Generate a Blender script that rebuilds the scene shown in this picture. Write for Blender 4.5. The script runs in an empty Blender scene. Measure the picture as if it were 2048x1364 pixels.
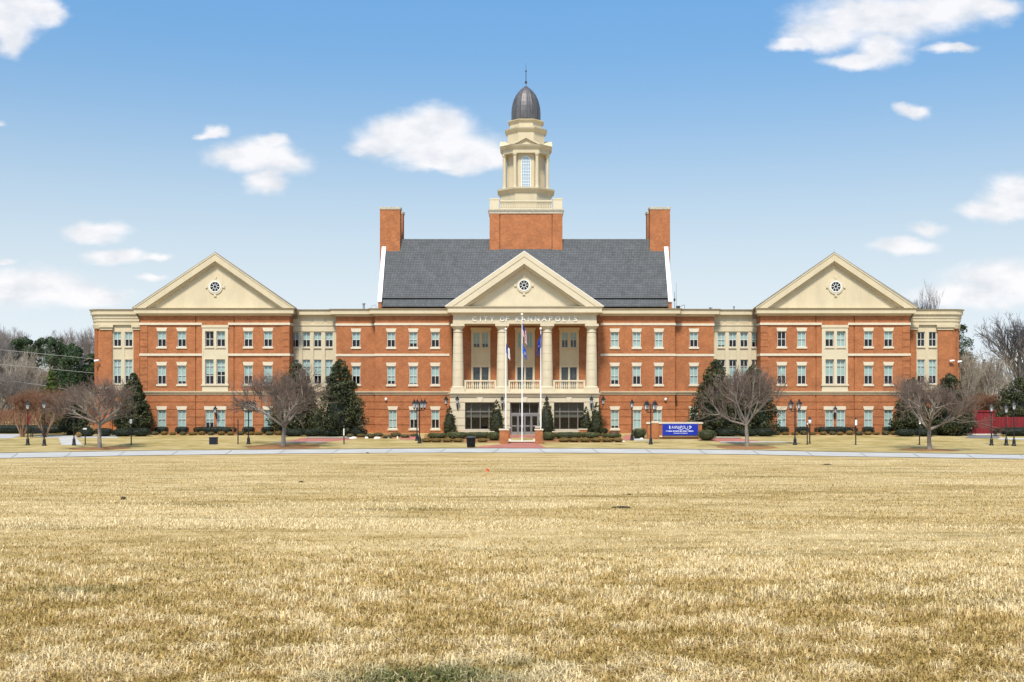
import bpy, math, random
import numpy as np
from mathutils import Vector
random.seed(7); np.random.seed(7)
R = math.radians
SC = bpy.context.scene
COL = SC.collection

# ------------------------------------------------------------------ camera
F = 2280.0; PX0 = 1050.0; PY0 = 790.0; ZC = 3.95      # focal length (px of the 2048 px photo), principal point, eye height
cam = bpy.data.cameras.new('camera'); camo = bpy.data.objects.new('camera', cam); COL.objects.link(camo)
camo.location = (0, 0, ZC); camo.rotation_euler = (R(90), 0, 0)
cam.sensor_width = 36; cam.lens = 36 * F / 2048
cam.shift_x = (1024 - PX0) / 2048; cam.shift_y = (PY0 - 682) / 2048
cam.clip_start = .1; cam.clip_end = 6000
SC.camera = camo

# ------------------------------------------------------------------ light
SUN_EL, SUN_ROT = R(56), R(190)        # behind the camera and to its left
sun = bpy.data.lights.new('sun', 'SUN'); suno = bpy.data.objects.new('sun', sun); COL.objects.link(suno)
sun.energy = 4.1; sun.angle = R(9); sun.color = (1, .92, .79)
sd = Vector((math.sin(SUN_ROT) * math.cos(SUN_EL), math.cos(SUN_ROT) * math.cos(SUN_EL), math.sin(SUN_EL)))
suno.rotation_euler = (-sd).to_track_quat('-Z', 'Y').to_euler()
suno.location = (-60, -60, 90)
SC.view_settings.view_transform = 'Standard'; SC.view_settings.look = 'None'
SC.view_settings.gamma = 1; SC.view_settings.use_curve_mapping = False
SC.view_settings.exposure = 0.35

W = bpy.data.worlds.new('World'); SC.world = W; W.use_nodes = True
def build_sky():
    nt = W.node_tree; N = nt.nodes; L = nt.links; N.clear()
    def nd(t, **k):
        n = N.new(t)
        for a, b in k.items(): setattr(n, a, b)
        return n
    def mth(op, a, b=None, c=None, clamp=False):
        n = nd('ShaderNodeMath', operation=op); n.use_clamp = clamp
        for i, v in enumerate((a, b, c)):
            if v is None: continue
            if isinstance(v, (int, float)): n.inputs[i].default_value = v
            else: L.new(v, n.inputs[i])
        return n.outputs[0]
    out = nd('ShaderNodeOutputWorld'); bg = nd('ShaderNodeBackground'); L.new(bg.outputs[0], out.inputs[0])
    sky = nd('ShaderNodeTexSky', sky_type='NISHITA'); sky.sun_disc = False
    sky.sun_elevation = SUN_EL; sky.sun_rotation = SUN_ROT
    sky.air_density = 1.0; sky.dust_density = 1.2; sky.ozone_density = 1.3
    tc = nd('ShaderNodeTexCoord'); sep = nd('ShaderNodeSeparateXYZ'); L.new(tc.outputs['Generated'], sep.inputs[0])
    x, y, z = sep.outputs
    ys = mth('MAXIMUM', y, .02)
    u = mth('DIVIDE', x, ys); v = mth('DIVIDE', z, ys)
    uv = nd('ShaderNodeCombineXYZ'); L.new(u, uv.inputs[0]); L.new(v, uv.inputs[1])
    # wispy distortion
    def noise(scale, det, rough, vec):
        n = nd('ShaderNodeTexNoise'); n.inputs['Scale'].default_value = scale; n.inputs['Detail'].default_value = det
        n.inputs['Roughness'].default_value = rough; L.new(vec, n.inputs['Vector']); return n
    st = nd('ShaderNodeVectorMath', operation='MULTIPLY'); L.new(uv.outputs[0], st.inputs[0]); st.inputs[1].default_value = (1, 1.7, 1)
    n1 = noise(22, 5, .55, st.outputs[0])
    off = nd('ShaderNodeVectorMath', operation='MULTIPLY_ADD'); L.new(n1.outputs['Color'], off.inputs[0])
    off.inputs[1].default_value = (.034, .022, 0); off.inputs[2].default_value = (-.017, -.011, 0)
    uv2 = nd('ShaderNodeVectorMath', operation='ADD'); L.new(uv.outputs[0], uv2.inputs[0]); L.new(off.outputs[0], uv2.inputs[1])
    clouds = [(800,268,88,46),(870,262,92,54),(938,305,84,46),(865,300,110,40),(752,290,58,24),(890,328,95,24),(975,322,50,22),
      (515,312,98,38),(562,322,60,30),(530,362,46,32),(540,285,48,22),(466,312,55,22),(420,265,30,12),
      (20,15,100,48),(28,75,38,40),(88,25,44,32),(20,45,70,45),
      (1750,35,180,52),(1650,68,95,32),(1582,85,58,14),(1860,22,170,44),(1965,12,100,26),(1712,118,76,18),(1765,98,66,40),(1905,93,62,11),
      (1830,218,38,16),(2030,392,85,44),(1985,420,85,26),(1852,456,56,15),(1808,488,76,18),
      (2040,560,165,46),(1925,592,130,26),(190,462,70,22),(235,510,62,17),(312,515,52,11),
      (60,575,150,42),(160,592,120,24),(0,525,32,9),(300,552,46,11),(2,252,24,15),
      (-300,200,160,60),(-500,420,260,60),(-420,560,300,50),(2500,180,220,60),(2400,420,200,60),(2600,570,300,50),(700,-250,260,80),(1300,-420,320,90),(200,-350,240,70)]
    d = None
    for cl in clouds:
        cx, cy, rx, ry = cl; bias = .55 if rx < 30 else (.2 if cy > 440 and rx < 60 else 0)
        ir = (F / rx, F / ry, 0)
        c = ((cx - PX0) / F, (PY0 - cy) / F)
        m = nd('ShaderNodeVectorMath', operation='MULTIPLY_ADD'); L.new(uv2.outputs[0], m.inputs[0])
        m.inputs[1].default_value = ir; m.inputs[2].default_value = (-c[0] * ir[0], -c[1] * ir[1], 0)
        l = nd('ShaderNodeVectorMath', operation='LENGTH'); L.new(m.outputs[0], l.inputs[0])
        lv = mth('ADD', l.outputs['Value'], bias) if bias else l.outputs['Value']
        d = lv if d is None else mth('SMOOTH_MIN', d, lv, .3)
    n2 = noise(60, 6, .6, st.outputs[0])
    n3 = noise(26, 5, .55, st.outputs[0])
    d = mth('ADD', d, mth('MULTIPLY_ADD', n2.outputs['Fac'], .42, -.21))
    mr = nd('ShaderNodeMapRange', interpolation_type='SMOOTHSTEP'); L.new(d, mr.inputs['Value'])
    mr.inputs['From Min'].default_value = 1.2; mr.inputs["From Max"].default_value = .38
    mr.inputs['To Min'].default_value = 0; mr.inputs['To Max'].default_value = 1
    front = mth('GREATER_THAN', y, .03)
    fac = mth('MULTIPLY', mth('MULTIPLY', mr.outputs[0], front), .93)
    # air: Nishita, graded towards the pale horizon of a humid day
    skm = nd('ShaderNodeVectorMath', operation='SCALE'); L.new(sky.outputs[0], skm.inputs[0]); skm.inputs['Scale'].default_value = SKY_S
    tint = nd('ShaderNodeVectorMath', operation='MULTIPLY'); L.new(skm.outputs[0], tint.inputs[0]); tint.inputs[1].default_value = SKY_TINT
    lo = nd('ShaderNodeMapRange'); L.new(z, lo.inputs['Value'])
    lo.inputs['From Min'].default_value = .06; lo.inputs['From Max'].default_value = .32; lo.inputs['To Min'].default_value = .46; lo.inputs['To Max'].default_value = 1
    lt = nd('ShaderNodeVectorMath', operation='SCALE'); L.new(tint.outputs[0], lt.inputs[0]); L.new(lo.outputs[0], lt.inputs['Scale']); tint = lt
    hz = nd('ShaderNodeMapRange', interpolation_type='SMOOTHERSTEP'); L.new(z, hz.inputs['Value'])
    hz.inputs['From Min'].default_value = -.04; hz.inputs['From Max'].default_value = .36
    hz.inputs['To Min'].default_value = HZ_MAX; hz.inputs['To Max'].default_value = 0
    mh = nd('ShaderNodeMix', data_type='RGBA'); L.new(hz.outputs[0], mh.inputs['Factor']); L.new(tint.outputs[0], mh.inputs['A'])
    mh.inputs['B'].default_value = (*HZ_COL, 1)
    cc = nd('ShaderNodeMix', data_type='RGBA'); cr_ = nd('ShaderNodeMapRange'); L.new(n3.outputs['Fac'], cr_.inputs['Value']); cr_.inputs['From Min'].default_value = .30; cr_.inputs['From Max'].default_value = .58; L.new(cr_.outputs[0], cc.inputs['Factor'])
    cc.inputs['A'].default_value = (.60, .625, .665, 1); cc.inputs['B'].default_value = (*[c * 1.1 for c in CLOUD], 1)
    mc = nd('ShaderNodeMix', data_type='RGBA'); L.new(fac, mc.inputs['Factor']); L.new(mh.outputs['Result'], mc.inputs['A']); L.new(cc.outputs['Result'], mc.inputs['B'])
    L.new(mc.outputs['Result'], bg.inputs['Color']); bg.inputs['Strength'].default_value = 1.0
SKY_S = .10; SKY_TINT = (.855,1.26,1.44); HZ_MAX = .96; HZ_COL = (.675, .735, .785); CLOUD = (.72, .71, .72)
build_sky()

# ------------------------------------------------------------------ helpers
def X(px, Y): return (px - PX0) * Y / F
def Z(py, Y): return ZC + (PY0 - py) * Y / F
_GY = np.array([-60, 0, 7.5, 40, 70, 84, 93, 98, 105, 112, 118, 130, 5000.])
_GZ = np.array([3.6, 2.22, 2.06, 1.0, -.02, -.52, -.74, -.74, -.55, -.27, -.06, 0, 0])
def gz(Y):
    Y = np.asarray(Y, float)
    return sum(np.interp(Y + o, _GY, _GZ) for o in (-2, -1, 0, 1, 2)) / 5
_ys = np.linspace(3, 400, 8000); _pys = PY0 + (ZC - gz(_ys)) * F / _ys
def GY(py): return float(np.interp(-py, -_pys, _ys))       # ground distance seen at row py
def G(px, py):
    Y = GY(py); return (X(px, Y), Y, float(gz(Y)))

WL = {}
def link(name, me, parent=None, origin=(0, 0, 0), mat=None):
    o = bpy.data.objects.new(name, me); COL.objects.link(o)
    if mat is not None and me is not None and len(me.materials) == 0: me.materials.append(mat)
    WL[o.name] = Vector(origin)
    if parent is not None:
        o.parent = parent; o.location = Vector(origin) - WL[parent.name]
    else: o.location = origin
    return o
def tag(o, label=None, cat=None, group=None, kind=None):
    if label: o['label'] = label
    if cat: o['category'] = cat
    if group: o['group'] = group
    if kind: o['kind'] = kind
    return o
def thing(name, loc, label, cat, group=None):
    o = bpy.data.objects.new(name, None); COL.objects.link(o); o.location = loc; o.empty_display_size = .3
    WL[o.name] = Vector(loc)
    return tag(o, label, cat, group)
def dup(root, loc, label=None, rz=0, scale=None, group=None):
    r = root.copy(); COL.objects.link(r); r.location = loc; r.rotation_euler = (0, 0, rz); WL[r.name] = Vector(loc)
    if scale is not None: r.scale = scale
    if label: r['label'] = label
    if group: r['group'] = group
    for ch in list(root.children):
        c = ch.copy(); COL.objects.link(c); c.parent = r
        for g in list(ch.children):
            e = g.copy(); COL.objects.link(e); e.parent = c
    return r

class MB:
    """mesh collector, world coordinates"""
    def __init__(s): s.v = []; s.f = []
    def add(s, vs, fs):
        b = len(s.v); s.v += [tuple(p) for p in vs]; s.f += [tuple(b + i for i in f) for f in fs]; return s
    def quad(s, a, b, c, d): return s.add([a, b, c, d], [(0, 1, 2, 3)])
    def box(s, x0, x1, y0, y1, z0, z1):
        return s.add([(x0,y0,z0),(x1,y0,z0),(x1,y1,z0),(x0,y1,z0),(x0,y0,z1),(x1,y0,z1),(x1,y1,z1),(x0,y1,z1)],
                     [(0,3,2,1),(4,5,6,7),(0,1,5,4),(1,2,6,5),(2,3,7,6),(3,0,4,7)])
    def prism(s, poly, y0, y1):                       # convex polygon in x,z extruded along y
        n = len(poly)
        vs = [(p[0], y0, p[1]) for p in poly] + [(p[0], y1, p[1]) for p in poly]
        return s.add(vs, [tuple(range(n)), tuple(range(2*n-1, n-1, -1))] + [(i, n+i, n+(i+1)%n, (i+1)%n) for i in range(n)])
    def tube(s, p0, p1, r0, r1=None, n=8, cap=True):
        r1 = r0 if r1 is None else r1
        p0 = Vector(p0); p1 = Vector(p1); a = (p1 - p0).normalized()
        h = Vector((1,0,0)) if abs(a.x) < .8 else Vector((0,1,0)); u = a.cross(h).normalized(); w = a.cross(u)
        vs = []
        for p, r in ((p0, r0), (p1, r1)):
            vs += [p + (u*math.cos(2*math.pi*i/n) + w*math.sin(2*math.pi*i/n))*r for i in range(n)]
        fs = [(i, (i+1)%n, n+(i+1)%n, n+i) for i in range(n)]
        if cap: fs += [tuple(range(n-1,-1,-1)), tuple(range(n, 2*n))]
        return s.add(vs, fs)
    def path(s, pts, r, n=6):
        for a, b in zip(pts[:-1], pts[1:]): s.tube(a, b, r, n=n)
        return s
    def lathe(s, c, prof, n=16, mod=None):            # prof: (r, z) bottom to top
        vs = []
        for r, z in prof:
            for i in range(n):
                k = r * (mod(i) if mod else 1); a = 2*math.pi*(i + .5)/n
                vs.append((c[0] + k*math.cos(a), c[1] + k*math.sin(a), c[2] + z))
        fs = []; m = len(prof)
        for j in range(m-1):
            for i in range(n):
                fs.append((j*n+i, j*n+(i+1)%n, (j+1)*n+(i+1)%n, (j+1)*n+i))
        fs += [tuple(range(n-1,-1,-1)), tuple(range((m-1)*n, m*n))]
        return s.add(vs, fs)
    def octa(s, c, levels):                           # levels: (a, b, z): half depth, half face
        vs = []
        for a, b, z in levels:
            for x, y in ((-b,-a),(b,-a),(a,-b),(a,b),(b,a),(-b,a),(-a,b),(-a,-b)): vs.append((c[0]+x, c[1]+y, z))
        fs = []; m = len(levels)
        for j in range(m-1):
            for i in range(8): fs.append((j*8+i, j*8+(i+1)%8, (j+1)*8+(i+1)%8, (j+1)*8+i))
        fs += [tuple(range(7,-1,-1)), tuple(range((m-1)*8, m*8))]
        return s.add(vs, fs)
    def sweep(s, path, prof):                         # path of (x,y); prof of (outward, z); outward = right of travel
        n = len(path); P = [Vector(p) for p in path]; nor = []
        for a, b in zip(P[:-1], P[1:]):
            d = (b - a).normalized(); nor.append(Vector((d.y, -d.x)))
        vs = []
        for i in range(n):
            n1 = nor[max(i-1, 0)]; n2 = nor[min(i, n-2)]
            m = (n1 + n2) / (1 + n1.dot(n2))
            for o, z in prof: vs.append((P[i].x + m.x*o, P[i].y + m.y*o, z))
        k = len(prof); fs = []
        for i in range(n-1):
            for j in range(k-1): fs.append((i*k+j, (i+1)*k+j, (i+1)*k+j+1, i*k+j+1))
        fs += [tuple(range(k-1,-1,-1)), tuple(range((n-1)*k, n*k))]
        return s.add(vs, fs)
    def wall(s, x0, x1, z0, z1, Y, holes=(), recess=(), reveal=.2, sides=0):
        xs = sorted({round(a, 4) for a in [x0, x1] + [q for h in list(holes)+list(recess) for q in h[:2]] if x0-1e-4 <= a <= x1+1e-4})
        zs = sorted({round(a, 4) for a in [z0, z1] + [q for h in list(holes)+list(recess) for q in h[2:4]] if z0-1e-4 <= a <= z1+1e-4})
        nx, nz = len(xs)-1, len(zs)-1
        dep = np.zeros((nx, nz)); hole = np.zeros((nx, nz), bool)
        for i in range(nx):
            cx = (xs[i]+xs[i+1])/2
            for j in range(nz):
                cz = (zs[j]+zs[j+1])/2
                for r in recess:
                    if r[0] < cx < r[1] and r[2] < cz < r[3]: dep[i,j] += r[4]
                for h in holes:
                    if h[0] < cx < h[1] and h[2] < cz < h[3]: hole[i,j] = True; dep[i,j] = h[4] if len(h) > 4 else reveal
        for i in range(nx):
            for j in range(nz):
                y = Y + dep[i,j]
                if not hole[i,j]: s.quad((xs[i],y,zs[j]),(xs[i+1],y,zs[j]),(xs[i+1],y,zs[j+1]),(xs[i],y,zs[j+1]))
                if i+1 < nx and abs(dep[i,j]-dep[i+1,j]) > 1e-5:
                    y2 = Y + dep[i+1,j]; s.quad((xs[i+1],y,zs[j]),(xs[i+1],y2,zs[j]),(xs[i+1],y2,zs[j+1]),(xs[i+1],y,zs[j+1]))
                if j+1 < nz and abs(dep[i,j]-dep[i,j+1]) > 1e-5:
                    y2 = Y + dep[i,j+1]; s.quad((xs[i],y,zs[j+1]),(xs[i+1],y,zs[j+1]),(xs[i+1],y2,zs[j+1]),(xs[i],y2,zs[j+1]))
        if sides:
            for i, xx in ((0, x0), (nx-1, x1)):
                for j in range(nz): s.quad((xx,Y+dep[i,j],zs[j]),(xx,Y+sides,zs[j]),(xx,Y+sides,zs[j+1]),(xx,Y+dep[i,j],zs[j+1]))
        return s
    def build(s, name, mat, parent=None, origin=None, smooth=False):
        if origin is None: origin = WL[parent.name] if parent is not None else (0, 0, 0)
        o = Vector(origin)
        me = bpy.data.meshes.new(name); me.from_pydata([(a-o.x, b-o.y, c-o.z) for a, b, c in s.v], [], s.f)
        me.materials.append(mat); me.update()
        if smooth: me.shade_smooth()
        return link(name, me, parent, origin)

def np_mesh(name, verts, faces_k, mat, parent=None, origin=(0,0,0), colors=None, smooth=False):
    """verts (n,3) relative to origin; faces (m,k) index array"""
    me = bpy.data.meshes.new(name); verts = np.ascontiguousarray(verts, np.float32)
    arrs = faces_k if isinstance(faces_k, list) else [faces_k]
    loops = np.concatenate([a.reshape(-1) for a in arrs]).astype(np.int32)
    tot = np.concatenate([np.full(len(a), a.shape[1]) for a in arrs]).astype(np.int32)
    st = np.concatenate([[0], np.cumsum(tot)[:-1]]).astype(np.int32)
    me.vertices.add(len(verts)); me.vertices.foreach_set('co', verts.reshape(-1))
    me.loops.add(len(loops)); me.loops.foreach_set('vertex_index', loops)
    me.polygons.add(len(tot)); me.polygons.foreach_set('loop_start', st); me.polygons.foreach_set('loop_total', tot)
    if colors is not None:
        at = me.color_attributes.new('tint', 'FLOAT_COLOR', 'POINT')
        c = np.ones((len(verts), 4), np.float32); c[:, :3] = colors; at.data.foreach_set('color', c.reshape(-1))
    me.update(calc_edges=True); me.validate()
    if smooth: me.shade_smooth()
    if mat is not None: me.materials.append(mat)
    if name is None: return me
    return link(name, me, parent, origin)

# ------------------------------------------------------------------ materials
MATS = {}
def mat(name, col, rough=.7, var=.0, vscale=3.0, spec=.3, metal=0, bump=0, col2=None, stretch=(1,1,1), detail=4):
    if name in MATS: return MATS[name]
    m = bpy.data.materials.new(name); m.use_nodes = True; MATS[name] = m
    nt = m.node_tree; N = nt.nodes; L = nt.links; b = N['Principled BSDF']
    b.inputs['Roughness'].default_value = rough; b.inputs['Specular IOR Level'].default_value = spec; b.inputs['Metallic'].default_value = metal
    b.inputs['Base Color'].default_value = (*col, 1)
    if var or col2 is not None:
        g = N.new('ShaderNodeNewGeometry'); mp = N.new('ShaderNodeVectorMath'); mp.operation = 'MULTIPLY'
        L.new(g.outputs['Position'], mp.inputs[0]); mp.inputs[1].default_value = stretch
        n = N.new('ShaderNodeTexNoise'); n.inputs['Scale'].default_value = vscale; n.inputs['Detail'].default_value = detail; n.inputs['Roughness'].default_value = .65
        L.new(mp.outputs[0], n.inputs['Vector'])
        r = N.new('ShaderNodeValToRGB'); r.color_ramp.elements[0].position = .32; r.color_ramp.elements[1].position = .68
        a = col2 if col2 is not None else tuple(c*(1-var) for c in col); c2 = col if col2 is not None else tuple(min(1, c*(1+var)) for c in col)
        r.color_ramp.elements[0].color = (*a, 1); r.color_ramp.elements[1].color = (*c2, 1)
        L.new(n.outputs['Fac'], r.inputs['Fac']); L.new(r.outputs['Color'], b.inputs['Base Color'])
        if bump:
            bp = N.new('ShaderNodeBump'); bp.inputs['Strength'].default_value = bump; bp.inputs['Distance'].default_value = .02
            L.new(n.outputs['Fac'], bp.inputs['Height']); L.new(bp.outputs['Normal'], b.inputs['Normal'])
    return m
def mat_brick(name, c1, c2, mortar, w=.21, h=.075, ms=.009, flat=False, var=.20):
    m = bpy.data.materials.new(name); m.use_nodes = True; MATS[name] = m
    nt = m.node_tree; N = nt.nodes; L = nt.links; b = N['Principled BSDF']
    b.inputs['Roughness'].default_value = .85; b.inputs['Specular IOR Level'].default_value = .2
    g = N.new('ShaderNodeNewGeometry'); sp = N.new('ShaderNodeSeparateXYZ'); L.new(g.outputs['Position'], sp.inputs[0])
    ad = N.new('ShaderNodeMath'); ad.operation = 'ADD'; L.new(sp.outputs[0], ad.inputs[0]); L.new(sp.outputs[1], ad.inputs[1])
    cb = N.new('ShaderNodeCombineXYZ')
    if flat: L.new(sp.outputs[0], cb.inputs[0]); L.new(sp.outputs[1], cb.inputs[1])
    else: L.new(ad.outputs[0], cb.inputs[0]); L.new(sp.outputs[2], cb.inputs[1])
    t = N.new('ShaderNodeTexBrick'); t.inputs['Scale'].default_value = 1; t.inputs['Brick Width'].default_value = w; t.inputs['Row Height'].default_value = h
    t.inputs['Mortar Size'].default_value = ms; t.inputs['Color1'].default_value = (*c1, 1); t.inputs['Color2'].default_value = (*c2, 1); t.inputs['Mortar'].default_value = (*mortar, 1)
    L.new(cb.outputs[0], t.inputs['Vector'])
    n = N.new('ShaderNodeTexNoise'); n.inputs['Scale'].default_value = 1.1; n.inputs['Detail'].default_value = 6; n.inputs['Roughness'].default_value = .7; L.new(g.outputs['Position'], n.inputs['Vector'])
    mr = N.new('ShaderNodeMapRange'); mr.inputs['From Min'].default_value = .3; mr.inputs['From Max'].default_value = .7
    mr.inputs['To Min'].default_value = 1-var; mr.inputs['To Max'].default_value = 1+var; L.new(n.outputs['Fac'], mr.inputs['Value'])
    mx = N.new('ShaderNodeVectorMath'); mx.operation = 'SCALE'; L.new(t.outputs['Color'], mx.inputs[0]); L.new(mr.outputs[0], mx.inputs['Scale'])
    L.new(mx.outputs[0], b.inputs['Base Color'])
    bp = N.new('ShaderNodeBump'); bp.inputs['Strength'].default_value = .4; bp.inputs['Distance'].default_value = .008; bp.invert = True
    L.new(t.outputs['Fac'], bp.inputs['Height']); L.new(bp.outputs['Normal'], b.inputs['Normal'])
    return m
def mat_tint(name, rough=.7, spec=.2, trans=0.0):
    m = bpy.data.materials.new(name); m.use_nodes = True; MATS[name] = m
    nt = m.node_tree; N = nt.nodes; L = nt.links; b = N['Principled BSDF']
    b.inputs['Roughness'].default_value = rough; b.inputs['Specular IOR Level'].default_value = spec
    a = N.new('ShaderNodeAttribute'); a.attribute_name = 'tint'; L.new(a.outputs['Color'], b.inputs['Base Color'])
    if trans:
        t = N.new('ShaderNodeBsdfTranslucent'); L.new(a.outputs['Color'], t.inputs['Color'])
        mx = N.new('ShaderNodeMixShader'); mx.inputs[0].default_value = trans
        L.new(b.outputs[0], mx.inputs[1]); L.new(t.outputs[0], mx.inputs[2]); L.new(mx.outputs[0], N['Material Output'].inputs['Surface'])
    return m
def mat_glass(name, tintc=(1,1,1), refl=1.0):
    m = bpy.data.materials.new(name); m.use_nodes = True; MATS[name] = m
    nt = m.node_tree; N = nt.nodes; L = nt.links; N.remove(N['Principled BSDF'])
    t = N.new('ShaderNodeBsdfTransparent'); t.inputs[0].default_value = (*tintc, 1)
    g = N.new('ShaderNodeBsdfGlossy'); g.inputs['Roughness'].default_value = .02
    f = N.new('ShaderNodeLayerWeight'); f.inputs['Blend'].default_value = .5      # two sided Schlick reflection
    p5 = N.new('ShaderNodeMath'); p5.operation = 'POWER'; L.new(f.outputs['Facing'], p5.inputs[0]); p5.inputs[1].default_value = 5
    mm = N.new('ShaderNodeMath'); mm.operation = 'MULTIPLY_ADD'; L.new(p5.outputs[0], mm.inputs[0]); mm.inputs[1].default_value = .93*refl; mm.inputs[2].default_value = .05*refl
    mx = N.new('ShaderNodeMixShader'); L.new(mm.outputs[0], mx.inputs[0]); L.new(t.outputs[0], mx.inputs[1]); L.new(g.outputs[0], mx.inputs[2])
    L.new(mx.outputs[0], N['Material Output'].inputs['Surface'])
    return m
BRICK = mat_brick('brick', (.43,.142,.049), (.31,.093,.031), (.37,.20,.11))
PAVER = mat_brick('brick_paver', (.42,.13,.10), (.34,.10,.08), (.40,.25,.20), flat=True)
CREAM = mat('cream_stucco', (.57,.485,.335), .8, .08, .8, detail=8, stretch=(1,1,.35))
STONE = mat('cast_stone', (.595,.515,.37), .8, .06, 1.1, detail=8)
TRIM = mat('pale_stone_trim', (.63,.555,.425), .8, .06, 2)
WHITE = mat('white_paint', (.76,.76,.74), .45)
FRAME = mat('window_paint', (.62,.615,.58), .5)
BLIND = mat('blind_fabric', (.33,.455,.435), .7)
GLASS = mat_glass('window_glass', (.95,.975,.97))
DARKROOM = mat('dark_room', (.006,.006,.009), .9)  # near-black colour stands in for unlit rooms behind the glass
DOME = mat('dome_metal', (.115,.108,.112), .5, .3, 2.2, spec=.5, metal=.35, stretch=(1.5,1.5,.25))
BLACK = mat('black_iron', (.012,.012,.014), .45, spec=.5)
LAMPG = mat('lamp_glass', (.72,.74,.78), .3)
CONC = mat('concrete', (.45,.442,.425), .85, .14, .5)
COPING = mat('white_coping', (.82,.84,.88), .5)
GREYM = mat('grey_metal', (.22,.215,.21), .5)
BRONZE = mat('bronze_frame', (.17,.152,.135), .5)
MULCH = mat('bark_mulch', (.27,.135,.055), .95, .4, 14)
def mat_slate():
    m = mat_brick('slate', (.118,.122,.128), (.090,.094,.100), (.045,.047,.05), w=.30, h=.20, ms=.018, var=.16)
    return m
SLATE = mat_slate()

# ------------------------------------------------------------------ CITY HALL
Yw, Yl, Ya, Yc, Ye = 119.2, 121.2, 120.4, 119.6, 120.8
def zz(py): return ZC + (PY0 - py) / 19.1
hall = thing('city_hall', (0, 118, 0), 'long three storey red brick city hall with cream pediments, columned portico and domed cupola', 'city hall')
Zb = -.8
z_cor0, z_cor1 = zz(631), zz(617)
GRO = [(803.4, 804.6), (818.1, 819.3), (833.4, 834.6), (849.4, 850.6)]

wcache = {}
def window(cx, z0, z1, w, Y, blind, rails=(.5,), lint='flare', sill=True, name='window', frame=FRAME, mull=True, dep=.09):
    """blind = (from, to) as fractions of the height measured from the top"""
    h = z1 - z0; key = (round(w,2), round(h,2), tuple(rails), mull, frame.name)
    o = (cx, Y, z0)
    if key not in wcache:
        b = MB(); t = .06
        b.box(-w/2, -w/2+t, dep, dep+.07, 0, h); b.box(w/2-t, w/2, dep, dep+.07, 0, h)
        b.box(-w/2+t, w/2-t, dep, dep+.07, 0, t); b.box(-w/2+t, w/2-t, dep, dep+.07, h-t, h)
        for r in rails: b.box(-w/2+t, w/2-t, dep+.01, dep+.06, h*(1-r)-.028, h*(1-r)+.028)
        if mull: b.box(-.025, .025, dep+.013, dep+.057, t, h-t)
        f = b.build('tmp', frame); me = f.data; bpy.data.objects.remove(f)
        g = MB().quad((-w/2+t*.5, dep+.04, t*.5), (w/2-t*.5, dep+.04, t*.5), (w/2-t*.5, dep+.04, h-t*.5), (-w/2+t*.5, dep+.04, h-t*.5))
        f = g.build('tmp', GLASS); me2 = f.data; bpy.data.objects.remove(f)
        wcache[key] = (me, me2)
    me, me2 = wcache[key]
    wo = link(name, me, hall, o); link('pane', me2, wo, o)
    if blind[1] > blind[0]:
        zb = h*(1-blind[1]); zt = h*(1-blind[0]); q = MB()
        q.box(cx-w/2+.03, cx+w/2-.03, Y+dep+.10, Y+dep+.108, z0+zb, z0+zt)
        q.build('blind', BLIND, wo, o)
    if lint == 'flare':
        q = MB().prism([(cx-w/2-.02, z1), (cx+w/2+.02, z1), (cx+w/2+.13, z1+.37), (cx-w/2-.13, z1+.37)], Y-.035, Y+.1)
        q.build('lintel', TRIM, wo, o)
    if sill: MB().box(cx-w/2-.11, cx+w/2+.11, Y-.09, Y+dep+.02, z0-.20, z0).build('sill', TRIM, wo, o)
    return (cx-w/2, cx+w/2, z0, z1)

F3 = (zz(693.5), zz(662.5)); F2 = (zz(768.5), zz(731)); F1 = (zz(857), zz(819.5)); F2T = (zz(768.5), zz(718.7))
WW = 17.0/19.1
def mpx(px, side): return px if side < 0 else 2100 - px
BL = {-1: dict(w3=[.5,.5,0,.47,.5,.5], w2=[.53,.84,.6,.5,.53,.96], w1=[1,1,.68,1,1,1], l3=[.52]*4, l2=[.68,.68,.6,.62],
               a=[.5,.53,.93], c3=[.5,.74,.5], c2=[.8,.92,.53], c1=[.93,.5,.5], e3=[.5,.5], e2=[.66,.66]),
      1: dict(w3=[0,1,.5,1,.5,.52], w2=[.5,.5,.65,.65,.5,.52], w1=[1]*6, l3=[.86,.52,.52,.66], l2=[1,1,1,1],
               a=[.5,1,1], c3=[1,1,1], c2=[.5,.5,.76], c1=[1,1,.86], e3=[0,0], e2=[.66,.66])}
curve_pts = None
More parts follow.
